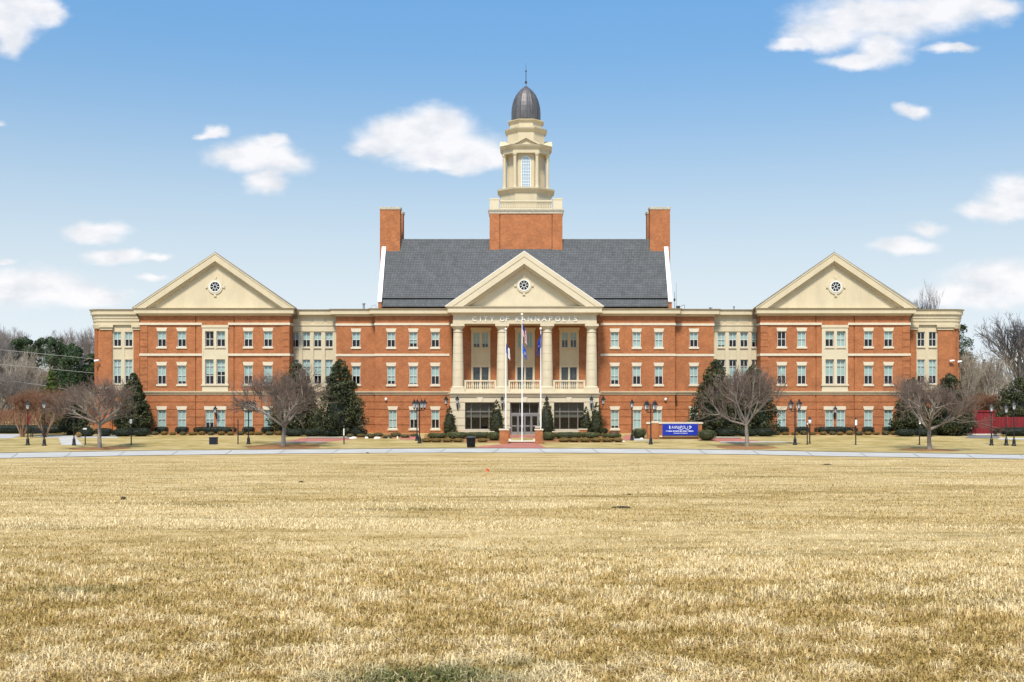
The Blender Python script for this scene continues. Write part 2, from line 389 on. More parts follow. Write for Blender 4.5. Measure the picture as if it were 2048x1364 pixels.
for side in (-1, 1):
    S = lambda px, Y: X(mpx(px, side), Y)
    so = lambda a, b: (min(a, b), max(a, b))
    B = BL[side]
    pick = lambda lst: lst if side < 0 else lst      # lists for the right wing are already in photo order
    # ---- wing
    cols = [323.5, 363.5, 419.2, 442, 496.5, 536] if side < 0 else [1563.5, 1603.5, 1659, 1682, 1737, 1777]
    holes = []; Wb = []
    for k, px in enumerate(cols):
        cx = X(px, Yw); dbl = k in (2, 3)
        Wb.append((cx, dbl))
        holes.append(window(cx, F3[0], F3[1], WW, Yw, (0, B['w3'][k]), lint=None if dbl else 'flare', sill=not dbl))
        z2 = F2T if dbl else F2
        holes.append(window(cx, z2[0], z2[1], WW, Yw, (0, B['w2'][k]), rails=(.27, .65) if dbl else (.53,), lint=None if dbl else 'flare', sill=not dbl))
        holes.append(window(cx, F1[0], F1[1], WW, Yw, (0, B['w1'][k]), lint=None if dbl else 'flare'))
    xa, xb = so(S(280.3, Yw), S(579, Yw))
    rec = [(xa-1, xb+1, zz(b), zz(a), .04) for a, b in GRO]
    for gx in (391.7, 468.3): c = S(gx, Yw); rec.append((c-.05, c+.05, Zb-.1, 99, .12))
    for q in ((280.3, 295), (564.5, 579)):
        a, b = so(S(q[0], Yw), S(q[1], Yw)); rec.append((a-.01, b+.01, zz(782), zz(646), -.06))
        for g_ in range(652, 782, 14): rec.append((a-.01, b+.01, zz(g_+.6), zz(g_-.6), .05))
    wb = MB().wall(xa, xb, Zb, zz(630), Yw, holes, rec, .24, sides=3)
    wb.build('brick_wall', BRICK, hall)
    MB().quad((xa+.1, Yw+.5, 0), (xb-.1, Yw+.5, 0), (xb-.1, Yw+.5, 12), (xa+.1, Yw+.5, 12)).build('dark_room_backing', DARKROOM, hall)  # backing sheet behind the panes, indoor darkness put into its colour
    # cream bay round the double windows
    da, db = so(S(404.7, Yw), S(456.6, Yw))
    hl = [h for h in holes if da < (h[0]+h[1])/2 < db and h[2] > 3]
    b = MB().wall(da, db, zz(782.5), zz(650.2), Yw-.10, hl, [(da+.14, db-.14, zz(717), zz(698), .03)], .10, sides=.12)
    b.box(da-.09, db+.09, Yw-.2, Yw-.02, zz(771.6), zz(768.7)); b.box(da-.06, db+.06, Yw-.16, Yw-.02, zz(655.5), zz(650.4))
    for h in hl:
        if h[2] > 8.5: b.box(h[0]-.03, h[1]+.03, Yw-.16, Yw, h[2]-.16, h[2]-.003)
    b.build('window_bay', STONE, hall)
    ga, gb = so(S(408.4, Yw), S(453, Yw))
    MB().box(ga, gb, Yw-.035, Yw+.1, F1[1], F1[1]+.37).build('lintel', TRIM, hall)
    # ---- end bay with rounded corner
    pc, oc = (203, 193.5) if side < 0 else (196, 186.5)
    xe0, xe1 = S(pc, Ye), S(280.3, Ye)
    ec = [(227, 242.5), (249.5, 265)] if side < 0 else [(1834.5, 1850), (1857.5, 1873)]
    holes = []
    for k, (p, q) in enumerate(ec):
        cx = X((p+q)/2, Ye); w = 15.5/18.9
        holes.append(window(cx, Z(693, Ye), Z(663.6, Ye), w, Ye, (0, B['e3'][k]), lint=None, sill=False))
        holes.append(window(cx, Z(767.8, Ye), Z(719, Ye), w, Ye, (0, B['e2'][k]), rails=(.27, .65), lint=None, sill=False))
    ca, cb_ = so(S(224.5, Ye), S(268.5, Ye))
    b = MB().wall(ca, cb_, Z(780, Ye), Z(650, Ye), Ye, holes, [(h[0]-.02, h[1]+.02, Z(716, Ye), Z(697, Ye), .04) for h in holes if h[2] > 8.5], .2)
    for h in holes: b.box(h[0]-.04, h[1]+.04, Ye-.07, Ye+.05, h[2]-.14, h[2]-.003)
    b.build('window_bay', CREAM, hall)
    MB().quad((ca, Ye+.5, 0), (cb_, Ye+.5, 0), (cb_, Ye+.5, 12), (ca, Ye+.5, 12)).build('dark_room_backing', DARKROOM, hall)
    p0, p1 = so(S(pc, Ye), S(225, Ye)); r0, r1 = so(S(268, Ye), S(280.3, Ye))
    b = MB(); b.wall(p0, p1, Zb, Z(650, Ye), Ye-.16, sides=.3); b.wall(r0, r1, Zb, Z(650, Ye), Ye-.16, sides=.3)
    b.wall(*so(S(pc, Ye), S(280.3, Ye)), Zb, Z(780, Ye), Ye-.01)
    # curved corner: quarter arc from the front plane to the flank
    cxp = S(pc, Ye); rx = abs(S(oc, Ye+1.5) - cxp); ry = 1.5
    arc = [(cxp + side*rx*math.sin(t), Ye + ry*(1-math.cos(t))) for t in np.linspace(0, math.pi/2, 8)]
    flank = [(arc[-1][0], Ye+ry+12)]
    pth = arc + flank
    if side < 0: pth = pth[::-1]
    b.sweep(pth, [(0, Zb), (0, Z(650, Ye)), (-.3, Z(650, Ye))])
    for ti in (1, 3, 5, 7):
        q = [arc[ti-1], arc[ti]]
        if side < 0: q = q[::-1]
        b.sweep(q, [(-.05, Zb), (.11, Zb), (.11, Z(652, Ye)), (-.05, Z(652, Ye))])
    b.build('brick_pier', BRICK, hall)
    b = MB()
    for q0, q1 in ((p0, p1), (r0, r1)): b.box(q0-.17, q1+.17, Ye-.38, Ye, Z(655, Ye), Z(650, Ye)); b.box(q0-.08, q1+.08, Ye-.26, Ye, Z(660, Ye), Z(655.2, Ye))
    b.box(p0-.10, p1+.10, Ye-.30, Ye, Z(778, Ye), Z(772, Ye))
    b.sweep(pth, [(-.05, Z(659, Ye)), (.2, Z(657, Ye)), (.28, Z(650, Ye)), (-.05, Z(650, Ye))])
    b.build('pier_capital', CREAM, hall)
    endpath = (flank[::-1] + arc[::-1] if side < 0 else []) + ([(S(pc, Ye), Ye-.0)] if False else [])
    ep = [(x_, y_) for x_, y_ in (arc + flank)]
    front = [(S(280.3, Ye)+.0, Ye)] + ep if side > 0 else ep[::-1] + [(S(280.3, Ye), Ye)]
    MB().sweep(front, [(-.1, Z(650, Ye)), (.2, Z(650, Ye)), (.2, Z(643, Ye)), (.27, Z(643, Ye)), (.27, Z(637, Ye)), (.33, Z(637, Ye)), (.36, zz(628)), (-.1, zz(628))]).build('frieze', CREAM, hall)
    if side < 0: left_end = front
    else: right_end = front
    # ---- link bay
    lc = [590, 612.8, 635.4, 658.2]
    if side > 0: lc = [mpx(p, 1)+1 for p in lc][::-1]
    holes = []
    for k, px in enumerate(lc):
        cx = X(px, Yl); w = 15.4/18.8
        holes.append(window(cx, Z(694.3, Yl), Z(664.3, Yl), w, Yl, (0, B['l3'][k]), lint=None, sill=False))
        holes.append(window(cx, Z(768.4, Yl), Z(719.3, Yl), w, Yl, (0 if side < 0 else .27, B['l2'][k]), rails=(.27, .64), lint=None, sill=False))
        holes.append(window(cx, Z(858, Yl), Z(822, Yl), w, Yl, (0, .3), lint=None, sill=False))
    la, lb = so(S(579, Yl), S(673, Yl))
    rec = []
    for h in holes:
        if h[2] > 8.5: rec.append((h[0]-.02, h[1]+.02, Z(716.5, Yl), Z(698, Yl), .045))
    for m in (579.6, 601.4, 624.1, 646.8, 669.5):
        c = S(m, Yl); rec.append((c-.2, c+.2, Z(774, Yl), Z(664.6, Yl), -.09))
    b = MB().wall(la, lb, Zb, zz(628), Yl, holes, rec, .22)
    b.box(la, lb, Yl-.16, Yl+.02, Z(651.5, Yl), Z(648, Yl)); b.box(la, lb, Yl-.10, Yl+.02, Z(663, Yl), Z(653, Yl))
    for h in holes: b.box(h[0]-.03, h[1]+.03, Yl-.07, Yl+.04, h[2]-.14, h[2]-.003)
    for k in range(4):
        c = S(587 + 25.5*k, Yl); b.box(c-.55, c+.55, Yl-.04, Yl+.02, Z(645.5, Yl), Z(633.5, Yl))
    b.build('window_bay', CREAM, hall)
    MB().quad((la+.1, Yl+.5, 0), (lb-.1, Yl+.5, 0), (lb-.1, Yl+.5, 12), (la+.1, Yl+.5, 12)).build('dark_room_backing', DARKROOM, hall)
    # ---- recessed brick section
    holes = []; px = mpx(712.2, side); cx = X(px, Ya); w = 16.3/18.95
    holes.append(window(cx, Z(694, Ya), Z(664, Ya), w, Ya, (0, B['a'][0])))
    holes.append(window(cx, Z(768.6, Ya), Z(732.3, Ya), w, Ya, (0, B['a'][1]), rails=(.53,)))
    holes.append(window(cx, Z(857, Ya), Z(819.7, Ya), w, Ya, (0, B['a'][2])))
    aa, ab = so(S(672.4, Ya), S(751, Ya))
    rec = [(aa-1, ab+1, zz(b_), zz(a_), .04) for a_, b_ in GRO]
    MB().wall(aa, ab, Zb, zz(630), Ya, holes, rec, .24, sides=3).build('brick_wall', BRICK, hall)
    MB().quad((aa+.1, Ya+.5, 0), (ab-.1, Ya+.5, 0), (ab-.1, Ya+.5, 12), (aa+.1, Ya+.5, 12)).build('dark_room_backing', DARKROOM, hall)
    # ---- centre block flank of the portico
    cc_ = [782.3, 826.6, 870.5]; cg = [785.5, 827.6, 870.7]
    if side > 0: cc_ = [mpx(p, 1) for p in cc_][::-1]; cg = [1229.7, 1274.2, 1315]
    fl = (lambda l: l) if side < 0 else (lambda l: l[::-1])
    holes = []
    for k in range(3):
        cx = X(cc_[k], Yc); w = 16.2/19.06
        holes.append(window(cx, Z(694.4, Yc), Z(664, Yc), w, Yc, (0, fl(B['c3'])[k])))
        holes.append(window(cx, Z(769, Yc), Z(732.3, Yc), w, Yc, (0, fl(B['c2'])[k]), rails=(.53,)))
        holes.append(window(X(cg[k], Yc), Z(857, Yc), Z(819.7, Yc), w, Yc, (0, fl(B['c1'])[k])))
    ca, cb_ = so(S(750, Yc), S(906, Yc))
    rec = [(ca-1, cb_+1, zz(b_), zz(a_), .04) for a_, b_ in GRO]
    MB().wall(ca, cb_, Zb, zz(630), Yc, holes, rec, .24, sides=3).build('brick_wall', BRICK, hall)
    MB().quad((ca+.1, Yc+.5, 0), (cb_-.1, Yc+.5, 0), (cb_-.1, Yc+.5, 12), (ca+.1, Yc+.5, 12)).build('dark_room_backing', DARKROOM, hall)
    # ---- belt courses
    def belt(path, name='belt_course'):
        if side > 0: path = path[::-1]
        b = MB()
        for (t0, t1) in ((645.7, 650.2), (707.2, 711.8)):
            b.sweep(path, [(-.02, zz(t1)), (.065, zz(t1)), (.065, zz(t0)), (-.02, zz(t0))])
        b.build(name, TRIM, hall)
    e = .062
    belt([(S(280.3, Yw)-side*0, Yw+.8), (S(280.3, Yw), Yw-e), (S(404.5, Yw), Yw-e)])
    belt([(S(456.8, Yw), Yw-e), (S(579, Yw), Yw-e), (S(579, Yw), Yw+1.9)])
    belt([(S(672.4, Ya), Ya+.8), (S(672.4, Ya), Ya), (S(750, Yc), Ya), (S(750, Yc), Yc), (S(899, Yc), Yc)])
    # ---- pediment
    RK = .16
    def pediment(pl, pr, ap, base, ins, Y, th, name='pediment', Yback=None, M=CREAM, proj=.55):
        (xl, xr), xm = (X(pl, Y), X(pr, Y)), X(ap[0], Y); zb = Z(base, Y); za = Z(ap[1], Y)
        t = th*Y/F; sl = (za-zb)/(xm-xl)
        b = MB(); Yb = Y+2
        def chev(y0, y1, o0, o1):      # a raking band between vertical offsets o0 (top) and o1 (bottom)
            a0, a1 = za-o0, za-o1
            for sx, xe in ((-1, xl), (1, xr)):
                s = (za-zb)/abs(xm-xe); e0 = xe - sx*o0/s; e1 = xe - sx*o1/s
                b.prism([(xm, a0), (xm, a1), (e1, zb), (e0, zb)], y0, y1)
        chev(Y-.05, Yb, 0, t*RK); chev(Y, Yb, t*RK+.002, t); chev(Y+.25, Yb, t+.002, t+.20); chev(Y+.38, Yb, t+.202, t+.30)
        o = b.build(name, M, hall)
        q = MB().prism([(xm, za-t*1.0), (xl+.7, zb+.02), (xr-.7, zb+.02)], Y+proj, Y+proj+.3); q.build('tympanum', M, o, WL[hall.name])
        return o, (xm, za, zb, xl, xr)
    if side < 0: pd = pediment(266, 589, (430, 505.5), 616, 0, Yw-.5, 16.3)
    else: pd = pediment(1511, 1834, (1669, 505.5), 616, 0, Yw-.5, 16.3)
    def oculus(px, py, Y, ped):
        cx, cz = X(px, Y), Z(py, Y); k = Y/F
        def ring(r0, r1, y0, y1, m, nm, par):
            b = MB(); n = 32
            for i in range(n):
                a0, a1 = 2*math.pi*i/n, 2*math.pi*(i+1)/n
                P = [(cx+r*math.cos(a), cz+r*math.sin(a)) for r, a in ((r0,a0),(r1,a0),(r1,a1),(r0,a1))]
                b.prism(P[::-1], y0, y1)
            return b.build(nm, m, par, WL[hall.name])
        w = ring(11.5*k, 15*k, Y-.10, Y+.05, STONE, 'round_window', hall)
        ring(9.6*k, 11.6*k, Y-.14, Y+.04, WHITE, 'frame', w)
        b = MB()
        for i in range(8):
            a = math.pi*i/4; b.tube((cx+3.4*k*math.cos(a), Y-.07, cz+3.4*k*math.sin(a)), (cx+9.8*k*math.cos(a), Y-.07, cz+9.8*k*math.sin(a)), .028, n=4)
        for i in range(16):
            a0, a1 = 2*math.pi*i/16, 2*math.pi*(i+1)/16
            b.tube((cx+3.5*k*math.cos(a0), Y-.07, cz+3.5*k*math.sin(a0)), (cx+3.5*k*math.cos(a1), Y-.07, cz+3.5*k*math.sin(a1)), .026, n=4)
        b.build('muntins', WHITE, w, WL[hall.name])
        g = MB(); n = 32; g.add([(cx+9.8*k*math.cos(2*math.pi*i/n), Y-.045, cz+9.8*k*math.sin(2*math.pi*i/n)) for i in range(n)], [tuple(range(n-1,-1,-1))])
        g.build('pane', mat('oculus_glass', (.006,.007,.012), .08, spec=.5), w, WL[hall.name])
        for dx, dz in ((0,1),(0,-1),(1,0),(-1,0)):
            b = MB()
            c0 = 15.2*k; c1 = 19.5*k; h0, h1 = 2*k, 2.8*k
            if dz: P = [(cx-h0, cz+dz*c0), (cx+h0, cz+dz*c0), (cx+h1, cz+dz*c1), (cx-h1, cz+dz*c1)]
            else: P = [(cx+dx*c0, cz-h0), (cx+dx*c1, cz-h1), (cx+dx*c1, cz+h1), (cx+dx*c0, cz+h0)]
            if dz < 0 or dx < 0: P = P[::-1]
            b.prism(P, Y-.12, Y+.05).build('keystone', STONE, w, WL[hall.name])
    oculus(430.5 if side < 0 else 1671.3, 573.5, Yw+.05, pd)
    xm, za, zb, xl, xr = pd[1]
    # wing roof: two slate slabs running back from the pediment
    b = MB(); t = .13
    zz0 = za+.02
    for xe in (xl, xr):
        sgn = -1 if xe < xm else 1
        tt = .26 if (side > 0 and sgn > 0) else .10
        b.prism([(xm, za+.02), (xm, za+.10), (xe+sgn*.14, zb+tt-.05), (xe+sgn*.14, zb+.02-.05)], Yw-.46, Yw-.1)
        b.add([(xm, Yw-.1, za+.05), (xe+sgn*.14, Yw-.1, zb), (xe, Yw+1.2, zb-1), (xm, Yw+6, zb-1)], [(0, 1, 2, 3)])
    b.build('roof', mat('grey_roof_edge', (.27,.255,.225), .7, .1), hall)

# ---- main cornice and lower cornice, swept along the whole front
def mid(pts):
    return pts
pathL = left_end + [(X(280.3, Yw), Ye), (X(280.3, Yw), Yw), (X(579, Yw), Yw), (X(579, Yw), Yl), (X(672.4, Ya), Yl), (X(672.4, Ya), Ya), (X(750, Yc), Ya), (X(750, Yc), Yc), (X(900, Yc), Yc)]
pathL = [p for i, p in enumerate(pathL) if i == 0 or (abs(p[0]-pathL[i-1][0]) + abs(p[1]-pathL[i-1][1])) > .02]
pathR = [(-x, y) for x, y in pathL if not any(abs(x-e[0])+abs(y-e[1]) < .02 for e in left_end)][::-1] + [(X(2100-280.3, Yw), Ye)] + right_end[1:]
pathR = [p for i, p in enumerate(pathR) if i == 0 or (abs(p[0]-pathR[i-1][0]) + abs(p[1]-pathR[i-1][1])) > .02]
zt = zz(617)
prof = [(-.15, zz(631.5)), (.10, zz(631.5)), (.14, zz(628.5)), (.30, zz(628.2)), (.50, zz(627.4)), (.50, zz(619.6)), (.60, zz(618.6)), (.66, zt), (-.15, zt)]
prof2 = [(-.05, zz(789.2)), (.07, zz(789.2)), (.10, zz(786.6)), (.20, zz(784.8)), (.22, zz(782.6)), (-.05, zz(782.2))]
for P in (pathL, pathR):
    MB().sweep(P, prof).build('cornice', CREAM, hall)
    MB().sweep(P, prof2).build('string_course', CREAM, hall)
# unseen flat roof added to block light from above, and the building's back wall
pl = pathL + pathR
b = MB(); zr = zz(619.5)
for a, c in zip(pl[:-1], pl[1:]):
    if abs(c[0]-a[0]) > .02: b.quad((a[0], min(a[1], 122)+.05, zr), (c[0], min(c[1], 122)+.05, zr), (c[0], 134, zr), (a[0], 134, zr))
b.build('light_blocking_roof', GREYM, hall)
MB().box(-pl[-1][0], pl[-1][0], 134, 134.3, Zb, zr+.01).build('brick_wall', BRICK, hall)

# ---- centre roof
Yr0, Yr1 = 120.3, 124.6
ze, zr_ = Z(613, Yr0), Z(478, Yr1)
xr_ = 15.13
def slope(t): return (Yr0 + (Yr1-Yr0)*t, ze + (zr_-ze)*t)
b = MB()
y1, z1 = slope(.125); y2, z2 = slope(.14)
def strip(p, q): b.quad((-xr_, p[0], p[1]), (xr_, p[0], p[1]), (xr_, q[0], q[1]), (-xr_, q[0], q[1]))
strip(slope(0), (y1, z1)); strip((y1, z1), (y1-.22, z1+.03)); strip((y1-.22, z1+.03), (y1-.2, z1+.10)); strip((y1-.2, z1+.10), (Yr1, zr_))
YrB = Yr1 + (Yr1-Yr0) + 0
b.quad((-xr_, Yr1, zr_), (xr_, Yr1, zr_), (xr_, YrB, ze), (-xr_, YrB, ze))
roof = b.build('roof', SLATE, hall)
MB().box(-xr_, xr_, y1-.24, y1-.19, z1-.005, z1+.035).build('gutter', GREYM, roof, WL[hall.name])
for sgn in (-1, 1):
    x0, x1 = sorted((sgn*xr_, sgn*(xr_+.36)))
    def gp(xa, xb, up, m, nm, lo=.0):
        P = [(Yr0-.1, ze-1.0), (Yr0-.1, ze+up+lo), (Yr1-.05, zr_+up-.75+.0), (Yr1, zr_+up-.75), (YrB+.1, ze+up), (YrB+.1, ze-1.0)]
        b = MB(); n = len(P)
        b.add([(xa, y, z) for y, z in P] + [(xb, y, z) for y, z in P], [tuple(range(n)), tuple(range(2*n-1, n-1, -1))] + [(i, n+i, n+(i+1)%n, (i+1)%n) for i in range(n)])
        b.build(nm, m, hall)
    b = MB()
    # brick gable wall with a white coping laid on it
    P = [(Yr0-.05, ze-1), (Yr0-.05, ze+.5), (Yr1, zr_+.15), (YrB, ze+.5), (YrB, ze-1)]
    n = len(P); b.add([(x0, y, z) for y, z in P] + [(x1, y, z) for y, z in P], [tuple(range(n)), tuple(range(2*n-1, n-1, -1))] + [(i, n+i, n+(i+1)%n, (i+1)%n) for i in range(n)])
    gw = b.build('gable_wall', BRICK, hall)
    xa, xb = sorted((sgn*(xr_-.02), sgn*(xr_+.40)))
    dv = Vector((0, Yr1-Yr0, zr_-ze)).normalized(); nv = Vector((0, -dv.z, dv.y))
    b = MB(); A = Vector((0, Yr0-.06, ze+.45)); Bq = Vector((0, Yr1-.1, zr_+.02))
    vs = []
    for xx in (xa, xb):
        for p in (A - nv*.02, Bq - nv*.02, Bq + nv*.16, A + nv*.16): vs.append((xx, p.y, p.z))
    b.add(vs, [(0,1,2,3),(7,6,5,4),(0,4,5,1),(1,5,6,2),(2,6,7,3),(3,7,4,0)])
    b.build('coping', COPING, gw, WL[hall.name])
    # chimneys, front and rear
    for Yf, zt_ in ((123.75, 24.35), (126.7, 24.35)):
        xi = 13.57; xo = 15.75
        c0, c1 = sorted((sgn*xi, sgn*xo))
        ch = MB().box(c0, c1, Yf, Yf+1.25, ze, zt_-.25).build('chimney', BRICK, hall)
        MB().box(c0-.06, c1+.06, Yf-.06, Yf+1.31, zt_-.25, zt_-.1).box(c0-.09, c1+.09, Yf-.09, Yf+1.34, zt_-.1, zt_).build('cap', mat('weathered_stone', (.52,.47,.37), .85, .2), ch, WL[hall.name])
# ---- tower
TX, TY = .11, 127.8; hw = 3.96; Yt = TY-hw
zt0, zt1 = Z(505, Yt)-1.5, Z(424.5, Yt)
b = MB()
gv = [(TX-hw+1.08, TX-hw+1.16, zt0, zt1, .25), (TX+hw-1.16, TX+hw-1.08, zt0, zt1, .25), (TX-hw+1.16, TX+hw-1.16, zt0, zt1, .05)]
b.wall(TX-hw, TX+hw, zt0, zt1, Yt, (), gv, sides=2*hw)
tb = b.build('tower_base', BRICK, hall)
MB().box(TX-hw-.03, TX+hw+.03, Yt-.05, Yt+.2, Z(503, Yt), Z(501.2, Yt)).build('flashing', mat('pink_flashing', (.75,.50,.42), .6), tb, WL[hall.name])
b = MB()
wz = lambda py: Z(py, Yt)
sq = [(TX-hw, Yt+2*hw), (TX-hw, Yt), (TX+hw, Yt), (TX+hw, Yt+2*hw)]
b.sweep(sq, [(-.3, wz(427)), (.03, wz(427)), (.06, wz(424)), (.17, wz(421)), (.2, wz(418.5)), (-.3, wz(418.5))])
b.box(TX-hw, TX+hw, Yt+.02, Yt+2*hw, wz(420), wz(418.6))
b.build('tower_cornice', mat('weathered_stone', (.52,.47,.37), .85, .2), tb, WL[hall.name])
b = MB()
for sx in (-1, 1):
    for yy in (Yt+.02, Yt+2*hw-1.04):
        c = TX + sx*(hw-.52); b.box(c-.5, c+.5, yy, yy+1.0, wz(418.4), wz(399.5)); b.box(c-.53, c+.53, yy-.03, yy+1.03, wz(399.4), wz(396.3))
b.box(TX-hw+1.05, TX+hw-1.05, Yt+.2, Yt+.5, wz(418.4), wz(415.6)); b.box(TX-hw+1.05, TX+hw-1.05, Yt+.2, Yt+.5, wz(402.5), wz(399.6))
for k in range(30):
    c = TX-hw+1.2 + (2*hw-2.4)*k/29; b.lathe((c, Yt+.35, wz(415.7)), [(.05,0),(.075,.18),(.035,.45),(.05,.72)], 6)
for sx in (-1, 1):
    c = TX+sx*(hw-.35); b.box(c-.15, c+.15, Yt+1.02, Yt+2*hw-1.04, wz(418.4), wz(415.6)); b.box(c-.15, c+.15, Yt+1.02, Yt+2*hw-1.04, wz(402.5), wz(399.6))
    for k in range(28): b.lathe((c, Yt+1.2+(2*hw-2.4)*k/27, wz(415.7)), [(.05,0),(.075,.18),(.035,.45),(.05,.72)], 5)
b.build('tower_balustrade', STONE, tb, WL[hall.name])
k = 1/17.84; tz = lambda py: Z(py, 126.0); C = (TX, TY)
RG = .414
def lev(apx, py, br=RG): return (apx*k, apx*k*br, tz(py))
b = MB()
b.octa(C, [lev(50, 420), lev(50, 388.5), lev(51.5, 387), lev(53, 384.5), lev(56.5, 381), lev(57, 378), lev(40, 377.5)])
b.octa(C, [lev(37, 378), lev(37, 305)])
b.octa(C, [(45.5*k, 25*k, tz(308)), (45.5*k, 25*k, tz(300)), (47*k, 26*k, tz(299)), (50*k, 28.5*k, tz(295.5)), (51.5*k, 29.5*k, tz(292.5)), (36*k, 22*k, tz(288))])
b.octa(C, [lev(36.5, 293), lev(36.5, 263.5), lev(38, 263), lev(41, 258.5), lev(41.8, 256), lev(33, 255)])
b.octa(C, [lev(31.7, 257), lev(31.7, 243.5), lev(33.5, 242), lev(35.6, 239.5), lev(35.6, 238), lev(20, 237.5)])
cup = b.build('cupola', CREAM, hall)
b = MB()
for sx, sy in ((-21.6,-42.5),(21.6,-42.5),(-42.5,-21.6),(42.5,-21.6),(-21.6,42.5),(21.6,42.5),(-42.5,21.6),(42.5,21.6)):
    c = (TX+sx*k, TY+sy*k, tz(377.5)); H = tz(308)-tz(377.5); r = 3.5*k
    b.lathe(c, [(r*1.35,0),(r*1.35,.12),(r*1.1,.16),(r,.3),(r*.9,H-.35),(r*1.0,H-.33),(r*1.3,H-.16),(r*1.4,H-.15),(r*1.4,H+.02)], 12)
b.build('cupola_columns', CREAM, cup, WL[hall.name], smooth=False)
b = MB()
for q in range(4):
    a = 51.5*k; hwid = 29*k; zb_, za_ = tz(292.2), tz(276.5)
    def ro(x, y): 
        for _ in range(q): x, y = -y, x
        return (TX+x, TY+y)
    def pr(poly, y0, y1):
        n = len(poly); vs = [(*ro(p[0], y0), p[1]) for p in poly] + [(*ro(p[0], y1), p[1]) for p in poly]
        b.add(vs, [tuple(range(n)), tuple(range(2*n-1, n-1, -1))] + [(i, n+i, n+(i+1)%n, (i+1)%n) for i in range(n)])
    th = .2
    pr([(0, za_), (0, za_-th), (-hwid+.32, zb_), (-hwid, zb_)], -a-.02, -30*k); pr([(0, za_), (hwid, zb_), (hwid-.32, zb_), (0, za_-th)], -a-.02, -30*k)
    pr([(0, za_-th), (hwid-.32, zb_), (-hwid+.32, zb_)], -a+.22, -30*k)
b.build('cupola_pediments', CREAM, cup, WL[hall.name])
# arched windows of the cupola
AR = mat('cupola_glass', (.30,.40,.50), .06, spec=.8)  # pale sky seen in the panes is put into the glass colour
for q in range(4):
    def ro(x, y):
        for _ in range(q): x, y = -y, x
        return (TX+x, TY+y)
    yq = -37*k; wq = 8.6*k; z0, zs_ = tz(375.5), tz(322); H = zs_-z0
    arc_ = [(wq*math.cos(t), zs_ + wq*math.sin(t)) for t in np.linspace(0, math.pi, 13)]
    poly = [(-wq, z0), (wq, z0)] + arc_
    g = MB(); g.add([(*ro(p[0], yq-.02), p[1]) for p in poly], [tuple(range(len(poly)))])
    pw = g.build('cupola_window', AR, cup, WL[hall.name])
    b = MB()
    def bx(x0, x1, za, zb2, d=.05):
        vs = [(*ro(x, yq-y), z) for z in (za, zb2) for x, y in ((x0,.0),(x1,.0),(x1,d),(x0,d))]
        b.add(vs, [(0,1,2,3),(7,6,5,4),(0,4,5,1),(1,5,6,2),(2,6,7,3),(3,7,4,0)])
    for i in range(1, 4): bx(-wq+2*wq*i/4-.022, -wq+2*wq*i/4+.022, z0, zs_+wq*.85)
    for j in range(9): bx(-wq, wq, z0+H*j/8-.022, z0+H*j/8+.022, .055)
    bx(-wq-.04, -wq+.03, z0, zs_, .07); bx(wq-.03, wq+.04, z0, zs_, .07)
    for p, r_ in zip(arc_[:-1], arc_[1:]): b.tube((*ro(p[0], yq-.04), p[1]), (*ro(r_[0], yq-.04), r_[1]), .045, n=4)
    # frames live in the cupola part
    b.build('cupola_muntins', WHITE, cup, WL[hall.name])
dp = [(28.3, 238), (28.6, 232), (28.6, 222), (27.9, 212), (26.4, 204), (24, 195.5), (20.2, 187), (15.2, 180), (9.4, 174), (4.4, 170), (1.3, 166.8)]
b = MB().lathe((TX, TY, 0), [(r*k, Z(py, TY-1)) for r, py in dp], 64, mod=lambda i: 1.022 if i % 4 == 0 else 1)
dome = b.build('dome', DOME, hall)
b = MB().lathe((TX, TY, Z(168, TY)), [(.12,0),(.09,.12),(.16,.22),(.09,.32),(.045,.4),(.04,1.35),(.11,1.45),(.04,1.55),(.022,1.6),(.012,2.35)], 8)
b.build('spire', mat('dark_metal', (.06,.06,.065), .5, metal=.6), hall)

# ---- portico
Yp = 116.4
px_ = lambda p: X(p, Yp); pz = lambda p: Z(p, Yp)
b = MB(); b.box(px_(906), px_(1193), Yp, Yc+.1, pz(647.5), pz(622))
b.box(px_(906)-.03, px_(1193)+.03, Yp-.04, Yc+.05, pz(647.3), pz(644)); b.box(px_(906)-.015, px_(1193)+.015, Yp-.02, Yc+.05, pz(643.8), pz(640.3))
pp = [(px_(906), Yc+.3), (px_(906), Yp), (px_(1193), Yp), (px_(1193), Yc+.3)]
zo = pz(613.6)
b.sweep(pp, [(-.1, pz(629.5)), (.08, pz(629.5)), (.12, pz(627)), (.42, pz(626.2)), (.52, pz(625.5)), (.52, pz(616.5)), (.62, pz(615.2)), (.66, zo), (-.1, zo)])
b.build('entablature', STONE, hall)
RK = .42
pd = pediment(889.5, 1208, (1048.5, 502.5), 613, 0, Yp-.62, 25, M=STONE, proj=.9)
oculus(1048, 570.5, Yp+.28, pd)
xm, za, zb, xl, xr = pd[1]
b = MB(); t = .06
for xe in (xl, xr):
    b.prism([(xm, za+.005), (xm, za+t), (xe, zb+t), (xe, zb+.005)], Yp-.55, Yr1)
b.build('roof', COPING, hall)
